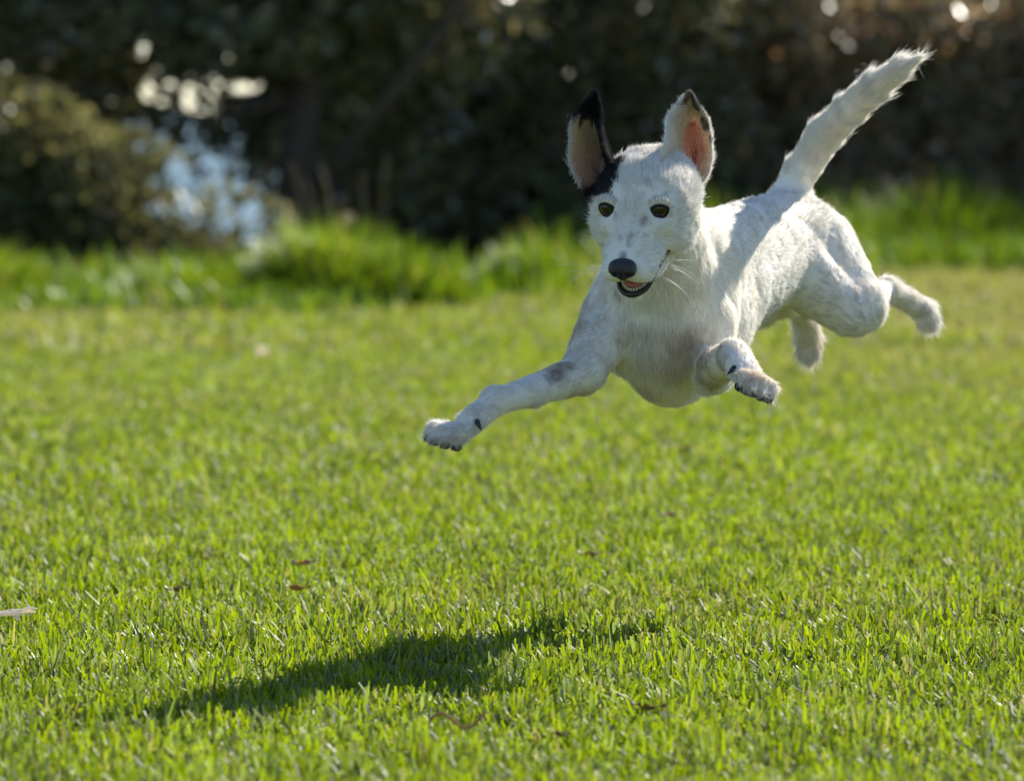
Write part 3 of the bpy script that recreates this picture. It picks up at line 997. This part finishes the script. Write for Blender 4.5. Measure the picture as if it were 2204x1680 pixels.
def fur_object(name, roots, nrm, flow, length, cols, rad, mat, parent, npt=5, lift=0.45, jit=0.25, seed=1, tip=0.15, wob=1.0):
    n = len(roots)
    flow = flow - (flow * nrm).sum(1, keepdims=True) * nrm
    flow = unit(flow)
    w1 = np.stack([noise(roots, 38.0, seed + k) - 0.5 for k in range(3)], 1)
    w2 = np.stack([noise(roots, 120.0, seed + 10 + k) - 0.5 for k in range(3)], 1)
    wob = np.broadcast_to(np.asarray(wob, float).reshape(-1, 1), (n, 1))
    f2 = unit(flow + wob * (0.5 * w1 + 0.6 * w2) + rng.normal(0, 1, (n, 3)) * jit)
    lift = np.broadcast_to(np.asarray(lift, float).reshape(-1, 1), (n, 1))
    d0 = unit(nrm * (lift + 0.2) + f2 * 0.85)
    d1 = unit(nrm * lift * 0.3 + f2)
    t = np.linspace(0, 1, npt)
    pts = roots[:, None, :] - nrm[:, None, :] * 0.0008 + length[:, None, None] * (
        d0[:, None, :] * (t - 0.5 * t * t)[None, :, None] + d1[:, None, :] * (0.5 * t * t)[None, :, None])
    cu = bpy.data.hair_curves.new(name)
    cu.add_curves([npt] * n)
    cu.attributes['position'].data.foreach_set('vector', pts.astype(np.float32).ravel())
    ra = cu.attributes.get('radius') or cu.attributes.new('radius', 'FLOAT', 'POINT')
    rr = (np.asarray(rad).reshape(-1, 1) * np.interp(t, [0, 0.5, 1], [1, 0.85, tip])[None, :]) * np.ones((n, 1))
    ra.data.foreach_set('value', rr.astype(np.float32).ravel())
    set_cols(cu, cols, 'CURVE')
    cu.materials.append(mat)
    o = bpy.data.objects.new(name, cu)
    COL.objects.link(o)
    adopt(o, parent)
    return o


def sample_faces(V, F, w, n):
    i = rng.choice(len(F), n, p=w / w.sum())
    a, b_ = rng.random(n), rng.random(n)
    q = F[i]
    def ip(X):
        return (X[q[:, 0]] * ((1 - a) * (1 - b_))[:, None] + X[q[:, 1]] * (a * (1 - b_))[:, None]
                + X[q[:, 2]] * (a * b_)[:, None] + X[q[:, 3]] * ((1 - a) * b_)[:, None])
    return i, ip


NH = 300000
# the dark lip line: front of the jaw, then back along the seam of cheek and jaw
def to_head(p):
    return (HF @ (p - HO)) / MM


LIPF = [(0, 86, -55.5), (6, 84.5, -55), (13, 78, -53)]
LIPS = [(18.5, 72, -46.5), (21.8, 64, -41), (25.8, 54, -35.3), (29.8, 42, -31.4), (32.7, 30, -29.3)]
LIPP = np.array([H(*q) for q in LIPF + LIPS])
tt = np.linspace(0, 1, 60)
lipd = np.stack([np.interp(tt * (len(LIPP) - 1), np.arange(len(LIPP)), LIPP[:, k]) for k in range(3)], 1)
bald = cav | lid
near = np.linalg.norm(BV - LIPP[4], axis=1) < 0.06
dl = np.full(nb, 1.0)
dl[near] = np.min(np.linalg.norm(BV[near][:, None] - lipd[None], axis=2), 1)
bald |= dl < 0.0048
nose_c = H(0, 104, -18)
bald |= np.linalg.norm((BV - nose_c) @ HF.T / np.array([14, 12, 11]) / MM, axis=1) < 1
regw = np.ones(nb)
regw[isreg(REG, 'cranium', 'muzzle', 'flews', 'cheekbone', 'jaw', 'cheek')] = 2.2
regw[isreg(REG, 'paw', 'toe', 'pastern', 'forearm', 'tail')] = 1.6
regw[bald] = 0
wf = FA * regw[BFc].min(1)
fi, ip = sample_faces(BV, BFc, wf, NH)
R0, N0, F0 = ip(BV), unit(ip(BN)), ip(FLOW)
L0 = ip(FLEN[:, None])[:, 0] * np.exp(rng.normal(0, 0.22, NH))
rg = REG[BFc[fi, 0]]
de = np.min([np.linalg.norm(R0 - e, axis=1) for e in EYES], 0)
L0 *= np.clip((de - 0.009) / 0.016, 0.16, 1)
dn = np.linalg.norm(R0 - nose_c, axis=1)
L0 *= np.clip((dn - 0.012) / 0.02, 0.35, 1)
L0 *= 0.62 + 0.75 * noise(R0, 75.0, 77)
long_ = rng.random(NH) < 0.012
L0 = np.where(long_ & ~isreg(rg, 'muzzle', 'flews', 'toe', 'paw'), L0 * 1.6, L0)
HC = coat_cols(R0, rg) * np.exp(rng.normal(-0.01, 0.13, (NH, 1)))
HC = np.clip(HC, 0, 0.96)
FACE = isreg(rg, 'cranium', 'muzzle', 'flews', 'cheekbone', 'cheek', 'jaw')
L0 = np.where(FACE, L0 * 1.2, L0)
HC = np.where(FACE[:, None], np.clip(HC * np.exp(rng.normal(0.02, 0.06, (NH, 1))), 0, 0.96), HC)
LIFT = np.where(isreg(rg, 'tail'), 0.04, np.where(FACE, 0.30, np.where(isreg(rg, 'cheek', 'occiput', 'neck', 'breast', 'meta', 'paw', 'toe'), 0.26, 0.17)))
WOB = np.where(isreg(rg, 'tail'), 0.15, np.where(FACE, 1.0, 0.75))
L0 = np.where(isreg(rg, 'tail'), L0 * 1.15, L0)
fur_object('fur', R0, N0, F0, L0, HC, 0.00018, M_FUR, dog, 5, LIFT, np.where(isreg(rg, 'tail'), 0.07, 0.12)[:, None], wob=WOB)

# ---- ears: cupped leaves between two edge lines, with thickness
def spline(pts, n):
    pts = np.asarray(pts, float)
    t = np.linspace(0, 1, len(pts)); q = np.linspace(0, 1, n)
    out = []
    for k in range(3):      # Catmull-Rom through the points
        y = pts[:, k]; m = np.gradient(y, t)
        i = np.clip(np.searchsorted(t, q, 'right') - 1, 0, len(t) - 2)
        h = t[i + 1] - t[i]; s = (q - t[i]) / h
        out.append((2 * s ** 3 - 3 * s ** 2 + 1) * y[i] + (s ** 3 - 2 * s ** 2 + s) * h * m[i] + (-2 * s ** 3 + 3 * s ** 2) * y[i + 1] + (s ** 3 - s ** 2) * h * m[i + 1])
    return np.stack(out, 1)


def ear(Lp, Mp, Rp, colfun, label, hs=-0.2, nt=34, ns=22, thick=2.2):
    Lc, Mc, Rc = spline(Lp, nt), spline(Mp, nt), spline(Rp, nt)
    s = np.linspace(-1, 1, ns)
    wl, wm, wr = 0.5 * s * (s - 1), 1 - s * s, 0.5 * s * (s + 1)
    S = wl[None, :, None] * Lc[:, None] + wm[None, :, None] * Mc[:, None] + wr[None, :, None] * Rc[:, None]
    ex = np.stack([noise(S.reshape(-1, 3), 70.0, 200 + q) - 0.5 for q in range(3)], 1).reshape(S.shape)
    S = S + ex * 0.0045 * np.linspace(0.2, 1, nt)[:, None, None]
    du = np.gradient(S, axis=1); dv = np.gradient(S, axis=0)
    nrm = unit(np.cross(du, dv))
    if (nrm.reshape(-1, 3) @ np.array([0, -1.0, 0])).mean() < 0:
        nrm = -nrm
    T, Sg = np.meshgrid(np.linspace(0, 1, nt), s, indexing='ij')
    edge = np.sqrt(np.clip(1 - np.maximum(np.abs(Sg) ** 8, T ** 14), 0.02, 1))
    th = thick * MM * edge[..., None] * 0.5
    A = (S + nrm * th).reshape(-1, 3); B = (S - nrm * th).reshape(-1, 3)
    V = np.vstack([A, B]); m = nt * ns
    F = []
    for i in range(nt - 1):
        for j in range(ns - 1):
            a = i * ns + j
            F.append((a, a + 1, a + ns + 1, a + ns)); F.append((m + a, m + a + ns, m + a + ns + 1, m + a + 1))
    for i in range(nt - 1):
        for j in (0, ns - 1):
            a = i * ns + j
            F.append((a, a + ns, m + a + ns, m + a))
    for j in range(ns - 1):
        for i in (0, nt - 1):
            a = i * ns + j
            F.append((a, a + 1, m + a + 1, m + a))
    F = np.array(F)
    inside = np.concatenate([np.ones(m, bool), np.zeros(m, bool)])
    tt = np.concatenate([T.ravel(), T.ravel()]); ss = np.concatenate([Sg.ravel(), Sg.ravel()])
    cols = colfun(tt, ss, inside, V)
    o = mesh_np('ear', V, F, M_EAR, dog, cols)
    o['label'] = label
    # ear fur
    n = 9000
    k = rng.choice(2 * m, n)
    du2 = np.concatenate([du.reshape(-1, 3)] * 2); dv2 = np.concatenate([dv.reshape(-1, 3)] * 2)
    jit = du2[k] * rng.uniform(-0.5, 0.5, (n, 1)) + dv2[k] * rng.uniform(-0.5, 0.5, (n, 1))
    tang = np.concatenate([unit(dv).reshape(-1, 3)] * 2)
    side = np.concatenate([unit(du).reshape(-1, 3)] * 2)
    N_ = np.concatenate([nrm.reshape(-1, 3), -nrm.reshape(-1, 3)])
    ln = np.where(inside[k], rng.uniform(3, 6, n), rng.uniform(3, 6, n)) * MM
    ln = np.where((np.abs(ss[k]) > 0.88), ln * 1.3, ln)
    deep = inside[k] & (tt[k] < 0.55) & (np.abs(ss[k]) < 0.5)
    ln = np.where(deep, ln * 0.7, ln)
    hairy = inside[k] & (ss[k] < hs) & (tt[k] < 0.75)
    ln = np.where(hairy, ln * 1.9, ln)
    strands = inside[k] & (tt[k] < 0.6) & (np.abs(ss[k]) < 0.6) & (rng.random(n) < 0.16)
    ln = np.where(strands, ln * 2.6, ln)
    fl = tang[k] + side[k] * (np.sign(ss[k]) * np.abs(ss[k]) ** 2)[:, None] * np.where(inside[k], 0.9, 0.4)[:, None] * np.where(hairy, -1.0, 1.0)[:, None]
    hc = colfun(tt[k], ss[k], inside[k], V[k])
    pale = strands | (hairy & (rng.random(n) < 0.6))
    lum = hc.mean(1)
    hc = np.where((pale & (lum > 0.1))[:, None], np.array([0.72, 0.66, 0.56]), hc)
    fur_object('fur', V[k] + jit, N_[k], fl, ln, np.clip(hc * np.exp(rng.normal(0, 0.1, (n, 1))), 0, 0.9), 0.00018, M_FUR, o, 4, 0.35, 0.25, seed=90)
    return o


def sm(x, a, b_):
    t = np.clip((x - a) / (b_ - a), 0, 1)
    return t * t * (3 - 2 * t)


def mixc(c, col, a):
    return c * (1 - a[:, None]) + np.array(col) * a[:, None]


def cols_black(t, s, ins, p):
    n = len(t)
    wob = (noise(p, 150.0, 71) - 0.5)
    c = np.tile(np.array([0.78, 0.54, 0.24]), (n, 1))                       # tan inside
    c = mixc(c, (0.80, 0.38, 0.28), sm(0.50 - t + wob * 0.2, 0, 0.25) * 0.75)   # pink towards the canal
    c = mixc(c, (0.72, 0.67, 0.58), sm(-s - 0.93 + wob * 0.1, 0, 0.06) * (t < 0.7))  # pale outer rim
    c = mixc(c, (0.25, 0.10, 0.08), sm(0.2 - np.abs(s + 0.45) + wob * 0.2, 0, 0.1) * sm(0.32 - t, 0, 0.12) * 0.6)
    blk = np.maximum(sm(t + wob * 0.22 + 0.10 * s, 0.56, 0.66), sm(s + wob * 0.3 + 0.2 * (0.3 - t), -0.22, -0.06))
    blk = np.maximum(blk, sm(0.10 - t, 0, 0.05))
    c = mixc(c, BLK, blk)
    return np.where(ins[:, None], c, np.array([0.014, 0.013, 0.014]))


def cols_pale(t, s, ins, p):
    n = len(t)
    wob = (noise(p, 150.0, 72) - 0.5)
    c = np.tile(np.array([0.78, 0.60, 0.42]), (n, 1))
    pk = sm(0.80 - np.sqrt(((s - 0.05) / 0.85) ** 2 + ((t - 0.36) / 0.5) ** 2) + wob * 0.25, 0, 0.35)
    c = mixc(c, (0.72, 0.30, 0.18), pk)
    core = sm(0.30 - np.sqrt(((s - 0.1) / 0.8) ** 2 + ((t - 0.24) / 0.6) ** 2) + wob * 0.15, 0, 0.18)
    c = mixc(c, (0.30, 0.07, 0.045), core * 0.85)
    c = mixc(c, WHITE * 0.92, sm(-s - 0.72 + wob * 0.4, 0, 0.25))
    c = mixc(c, WHITE * 0.92, sm(s - 0.86, 0, 0.08))
    c = mixc(c, WHITE * 0.9, sm(0.08 - t, 0, 0.06))
    bl = sm(t + wob * 0.3, 0.80, 0.87) * sm(np.abs(s) + wob * 0.4, 0.25, 0.45)
    bl = np.maximum(bl, sm(t, 0.9, 0.95) * 0.7)
    for (t0, s0, r) in ((0.66, 0.82, 0.10), (0.72, 0.76, 0.09), (0.50, 0.92, 0.07), (0.77, -0.8, 0.08)):
        bl = np.maximum(bl, sm(r - np.sqrt((t - t0) ** 2 + ((s - s0) * 0.45) ** 2) + wob * 0.06, 0, 0.04))
    c = mixc(c, (0.045, 0.05, 0.047), bl * 0.85)
    out_ = np.where((t > 0.75)[:, None], np.array([0.16, 0.16, 0.16]), WHITE * 0.95)
    return np.where(ins[:, None], c, out_)


ear([P(1262, 425, 5.745), P(1238, 388, 5.735), P(1224, 345, 5.732), P(1222, 300, 5.734), P(1228, 262, 5.738), P(1245, 232, 5.745), P(1266, 210, 5.75)],
    [P(1312, 392, 5.765), P(1308, 362, 5.775), P(1300, 330, 5.78), P(1290, 290, 5.777), P(1281, 262, 5.770), P(1279, 227, 5.762), P(1279, 203, 5.754)],
    [P(1330, 365, 5.725), P(1312, 338, 5.730), P(1301, 308, 5.735), P(1297, 278, 5.738), P(1297, 250, 5.742), P(1296, 228, 5.747), P(1290, 209, 5.751)],
    cols_black, 'black upright ear with a tan inside', -0.97)
ear([P(1420, 345, 5.715), P(1428, 308, 5.718), P(1432, 280, 5.725), P(1437, 260, 5.732), P(1448, 238, 5.740), P(1462, 219, 5.748), P(1475, 208, 5.754)],
    [P(1472, 378, 5.765), P(1484, 350, 5.782), P(1490, 318, 5.790), P(1490, 288, 5.787), P(1487, 262, 5.778), P(1485, 230, 5.766), P(1483, 203, 5.757)],
    [P(1508, 402, 5.765), P(1527, 368, 5.768), P(1533, 334, 5.770), P(1533, 300, 5.770), P(1529, 270, 5.768), P(1512, 239, 5.762), P(1491, 209, 5.756)],
    cols_pale, 'white upright ear with a pink inside and black edge spots', -0.6)

# ---- eyes
m, nt, out = new_mat('eye')
N, L = nt.nodes, nt.links
b = N.new('ShaderNodeBsdfPrincipled'); b.inputs['Roughness'].default_value = 0.06; b.inputs['Coat Weight'].default_value = 0.3
b.inputs['Coat Roughness'].default_value = 0.02
at = N.new('ShaderNodeAttribute'); at.attribute_name = 'col'
L.new(at.outputs['Color'], b.inputs['Base Color']); L.new(b.outputs[0], out.inputs[0])
M_EYE = m
LOOK = unit(hf * 0.9 + np.array([-0.15, -0.35, -0.05]))
for e, outd in zip(EYES, EYE_OUT):
    V, F = ellipsoid(e, np.stack([hl, hu, hf]) * EYE_R, 32, 28)
    g = unit(LOOK + outd * 0.55)
    ca = (unit(V - e) @ g)
    c = np.tile(np.array([0.02, 0.016, 0.014]), (len(V), 1))
    c = np.where((ca > 0.62)[:, None], np.array([0.020, 0.012, 0.006]), c)
    c = np.where((ca > 0.72)[:, None], np.array([0.018, 0.0105, 0.0045]), c)
    c = np.where((ca > 0.91)[:, None], np.array([0.004, 0.004, 0.004]), c)
    eo = mesh_np('eye', V, F, M_EYE, dog, c)
    # lids: a shell over the ball with an almond opening and a dark rim
    lg = unit(hf * 0.80 + outd * 0.55)
    a1 = unit(np.cross(lg, hu)); a1 = a1 if a1 @ hl > 0 else -a1
    b1 = np.cross(lg, a1); b1 = b1 if b1 @ hu > 0 else -b1
    sx = 1 if outd @ hl > 0 else -1
    nphi = 40
    rows = []
    for (k, off, rad) in ((0, 0.0, 10.05), (1, 0.06, 10.9), (2, 0.22, 11.1), (3, 0.31, 11.0), (4, 0.42, 10.8), (5, 0.75, 10.0)):
        row = []
        for j in range(nphi):
            ph = 2 * math.pi * j / nphi
            cx, cz = math.cos(ph), math.sin(ph)
            ax_, bz_ = 0.88, (0.60 if cz > 0 else 0.57)
            rho = 1.0 / ((abs(cx) / ax_) ** 1.7 + (abs(cz) / bz_) ** 1.7) ** (1 / 1.7)
            al = rho + off
            dirv = cx * a1 + (cz + 0.10 * cx * sx) * b1
            dirv = unit(dirv)
            row.append(e + (lg * math.cos(al) + dirv * math.sin(al)) * rad * MM)
        rows.append(row)
    LV = np.array(rows).reshape(-1, 3)
    LF = np.array([(i * nphi + j, i * nphi + (j + 1) % nphi, (i + 1) * nphi + (j + 1) % nphi, (i + 1) * nphi + j) for i in range(5) for j in range(nphi)])
    rim = np.array([0.018, 0.014, 0.013])
    LC = np.repeat(np.array([rim, rim, rim * 1.3, (0.16, 0.12, 0.11), WHITE * 0.85, WHITE * 0.9]), nphi, 0)
    mesh_np('eyelid', LV, LF, M_SKIN, eo, LC)
    # short hair growing away from the lids
    n = 3600
    k = rng.integers(2 * nphi + nphi // 2, 6 * nphi, n)
    nr = unit(LV[k] - e)
    out_ = nr - lg * (nr @ lg)[:, None]
    p0 = LV[k] + unit(np.cross(nr, lg)) * rng.uniform(-0.001, 0.001, (n, 1)) + unit(out_) * rng.uniform(-0.0005, 0.0025, (n, 1))
    fl = unit(out_) * 0.8 - hf * 0.8
    fur_object('fur', p0, nr, fl, rng.uniform(0.004, 0.0075, n), np.tile(WHITE * 0.9, (n, 1)) * np.exp(rng.normal(0, 0.2, (n, 1))), 0.00018, M_FUR, eo, 4, 0.4, 0.25)

# ---- nose
nlo = H(0, 104, -19) - 0.024
ND = np.array([72, 72, 72]); NV = 0.0007
g = np.stack(np.meshgrid(*[nlo[a] + NV * np.arange(ND[a]) for a in range(3)], indexing='ij'), -1)


def es(c, r):
    return sdf(dict(t='e', c=c, ax=HF, r=np.array(r) * MM), g)


def su(a, b_, k):
    h = np.clip(1 - np.abs(a - b_) / k, 0, 1)
    return np.minimum(a, b_) - h * h * k * 0.25


f = es(H(0, 100, -14.5), (13, 9, 7.5))
f = su(f, es(H(-7, 102, -17), (7, 8, 7.5)), 0.003)
f = su(f, es(H(7, 102, -17), (7, 8, 7.5)), 0.003)
f = su(f, es(H(0, 102, -22), (6, 6.5, 7)), 0.004)
for sx in (-1, 1):
    f = np.maximum(f, -es(H(sx * 6.8, 109.5, -19), (3.5, 6.5, 3.0)))
    f = np.maximum(f, -es(H(sx * 11, 106.5, -20.5), (4.2, 4.2, 1.7)))
f = np.maximum(f, -es(H(0, 110, -22), (0.8, 4.8, 6)))
V, F = surface_nets(f.astype(np.float32), nlo, NV)
mesh_np('nose', V, F, M_NOSE, dog)

# ---- mouth: dark lower lip, tongue, lower teeth
hp = LIPF + LIPS
lip = [H(-18, 64, -49), H(-13, 78, -53), H(-6, 84.5, -55)] + [H(*q) for q in LIPF] + [H(*q) for q in LIPS]
lp = spline(lip, 60)
V, F = tube(lp, np.interp(np.linspace(0, 1, 60), [0, 0.27, 0.5, 0.65, 1], [2.6, 3.1, 2.7, 2.1, 1.0]) * MM, 8)
mesh_np('lower_lip', V, F, M_LIP, dog)
V, F = ellipsoid(H(0, 65, -48.5), np.stack([hl * 13 * MM, unit(hf - 0.1 * hu) * 16 * MM, hu * 4.2 * MM]), 16, 10)
mesh_np('tongue', V, F, M_TONGUE, dog)
teeth = []
for k in range(-4, 5):
    x = k * 2.5; y = 83.5 - abs(k) ** 1.8 * 0.55
    h = 3.4 if abs(k) == 4 else 2.0
    teeth.append(ellipsoid(H(x, y, -52 + h * 0.25), np.stack([hl * 1.25, hf * 1.2, hu * h]) * MM, 8, 6))
V, F, _ = merge(teeth)
mesh_np('teeth', V, F, M_TOOTH, dog)
tag(bpy.data.objects['teeth'], kind='stuff')

# ---- whiskers
wr, wd = [], []
for s in (-1, 1):
    for k in range(7):
        wr.append(H(s * rng.uniform(24, 29), rng.uniform(64, 88), rng.uniform(-38, -22)))
        wd.append(hl * s * rng.uniform(0.8, 1.1) - hf * rng.uniform(-0.3, 0.5) + hu * rng.uniform(-0.1, 0.6))
wr, wd = np.array(wr), unit(np.array(wd))
fur_object('whiskers', wr, wd, unit(DOWN + rng.normal(0, 0.3, (len(wr), 3))), rng.uniform(0.028, 0.05, len(wr)), np.full((len(wr), 3), 0.85), 0.0002, M_FUR, dog, 8, 2.4, 0.1)

# ---- claws and pads
def claw(tip, d, s, l=0.38, r=0.10):
    t = np.linspace(0, 1, 6)[:, None]
    bend = np.array([0, 0, -1.0]) * 0.12 * s
    pts = tip - d * s * 0.12 + d * s * l * t + bend * t ** 2
    V, F = tube(pts, np.array([1, 1.05, 0.9, 0.7, 0.45, 0.1]) * s * r, 8)
    mesh_np('claw', V, F, M_CLAW, dog)


for (tip, d, s) in TOES:
    claw(tip, d, s)
for (base, fw, sd, up, s) in (pawR, pawL, pawHL, pawHR):
    V, F = ellipsoid(base + fw * s * 0.1 - up * s * 0.56, np.stack([sd * 0.58, fw * 0.45, up * 0.22]) * s, 14, 10)
    mesh_np('paw_pad', V, F, M_PAD, dog)
    for (o, l) in ((-0.75, 0.72), (-0.28, 1.02), (0.28, 1.02), (0.75, 0.72)):
        V, F = ellipsoid(base + fw * s * (0.46 + l * 0.86) + sd * s * o * 1.05 - up * s * 0.40, np.stack([sd * 0.26, fw * 0.34, up * 0.22]) * s, 12, 8)
        mesh_np('paw_pad', V, F, M_PAD, dog)
# dew claws
for (u, v, dd, u2, v2) in ((1040, 905, 5.655, 1034, 918), (1569, 785, 5.715, 1563, 803)):
    q = surf(u, v)
    dist = (q - CAMP) @ FWD
    d = unit(P(u2, v2, dist - 0.004) - q)
    claw(q - FWD * 0.002, d, 0.02, 0.55, 0.14)

# ------------------------------------------------------------------ small things lying on the lawn
def on_lawn(u, v):
    r = P(u, v, 1.0) - CAMP
    return CAMP + r * (CAM_H + 0.001) / -r[2]


def fallen_leaf(u, v, ln, wd, az, col, label, curl=0.5):
    c = on_lawn(u, v)
    n, m = 9, 5
    V = []
    for i in range(n):
        t = i / (n - 1)
        w = wd * math.sin(math.pi * (0.04 + 0.94 * t)) ** 0.8
        for j in range(m):
            s = (j / (m - 1) - 0.5)
            V.append((ln * (t - 0.5), w * s, curl * (ln * 0.55 * (t - 0.5) ** 2 + wd * 1.4 * s * s) + 0.002 * math.sin(9 * t + 4 * s)))
    V = np.array(V)
    V = np.vstack([V, V - np.array([0, 0, 0.0006])])
    F = []
    for i in range(n - 1):
        for j in range(m - 1):
            a = i * m + j
            F.append((a, a + 1, a + m + 1, a + m)); F.append((a + n * m, a + m + n * m, a + m + 1 + n * m, a + 1 + n * m))
    ca, sa = math.cos(az), math.sin(az)
    R = np.array([[ca, -sa, 0], [sa, ca, 0], [0, 0, 1]])
    tilt = rng.normal(0, 0.25)
    R2 = np.array([[1, 0, 0], [0, math.cos(tilt), -math.sin(tilt)], [0, math.sin(tilt), math.cos(tilt)]])
    V = V @ R2.T @ R.T
    cols = np.array(col) * (0.75 + 0.5 * noise(V + 5, 220.0, 81))[:, None]
    o = mesh_np('fallen_leaf', V, np.array(F), M_DRY, None, cols)
    o.location = c
    tag(o, label, 'leaf', 'dry leaves lying on the lawn')
    return o


fallen_leaf(652, 1211, 0.026, 0.008, 0.1, (0.34, 0.15, 0.07), 'small reddish-brown leaf on the lawn above the dog\'s shadow')
fallen_leaf(642, 1266, 0.028, 0.010, -0.2, (0.28, 0.18, 0.08), 'dull brown leaf on the lawn just below the reddish one')
fallen_leaf(382, 1268, 0.030, 0.010, 0.5, (0.22, 0.16, 0.07), 'dark olive-brown curled leaf left of the reddish leaf')
fallen_leaf(1272, 1192, 0.030, 0.009, 0.25, (0.24, 0.19, 0.11), 'pale brown leaf on the lawn below the dog\'s chest')
fallen_leaf(1477, 966, 0.026, 0.016, 1.2, (0.28, 0.15, 0.09), 'small blurred brown leaf on the lawn beneath the dog\'s chest')
fallen_leaf(1395, 1522, 0.034, 0.010, -0.5, (0.15, 0.09, 0.05), 'dark brown leaf in the foreground grass right of the shadow')
fallen_leaf(1207, 1580, 0.016, 0.008, -0.3, (0.12, 0.07, 0.04), 'tiny dark leaf scrap in the foreground grass')
fallen_leaf(563, 766, 0.034, 0.026, 0.9, (0.90, 0.89, 0.86), 'small pale leaf standing out on the blurred lawn at the left', 1.6)
fallen_leaf(1440, 1108, 0.02, 0.010, 0.4, (0.32, 0.22, 0.13), 'tan leaf fragment on the lawn right below the dog')
fallen_leaf(745, 478, 0.05, 0.04, 0.9, (0.5, 0.45, 0.40), 'pale seed head on top of the tall grass mound', 1.2).location = P(745, 480, 16.1)

# pale dead runner at the left edge
c = on_lawn(30, 1338)
rn = empty('dead_grass_runner', c)
tag(rn, 'bleached dead grass runner lying on the lawn at the left edge', 'dead grass')
for (a, b_, w) in (((-0.03, 0.0, 0.006), (0.022, 0.002, 0.010), 0.0022), ((-0.028, -0.004, 0.004), (0.016, -0.012, 0.008), 0.0018), ((-0.006, 0.006, 0.010), (0.008, -0.018, 0.0), 0.002), ((0.0, 0, 0.008), (0.024, -0.006, 0.014), 0.0015)):
    t = np.linspace(0, 1, 6)[:, None]
    pts = c + np.array(a) * (1 - t) + np.array(b_) * t + np.array([0, 0, 0.003]) * np.sin(t * 3.1)
    V, F = tube(pts, np.array([1, 1.2, 0.9, 1.2, 1.0, 0.5]) * w, 6)
    mesh_np('straw', V, F, M_DRY, rn, np.tile(np.array([0.86, 0.84, 0.79]), (len(V), 1)))
c = on_lawn(975, 1556)
t = np.linspace(0, 1, 9)[:, None]
pts = c + np.array([-0.022, 0, 0.0]) + np.array([0.05, 0.012, 0.004]) * t + np.array([0, 0, 0.008]) * np.sin(t * 7)
V, F = tube(pts, np.full(9, 0.0016), 6)
tw = mesh_np('dry_runner', V, F, M_DRY, None, np.tile(np.array([0.40, 0.27, 0.15]), (len(V), 1)))
tag(tw, 'thin wavy brown grass runner in the foreground below the shadow', 'dead grass')
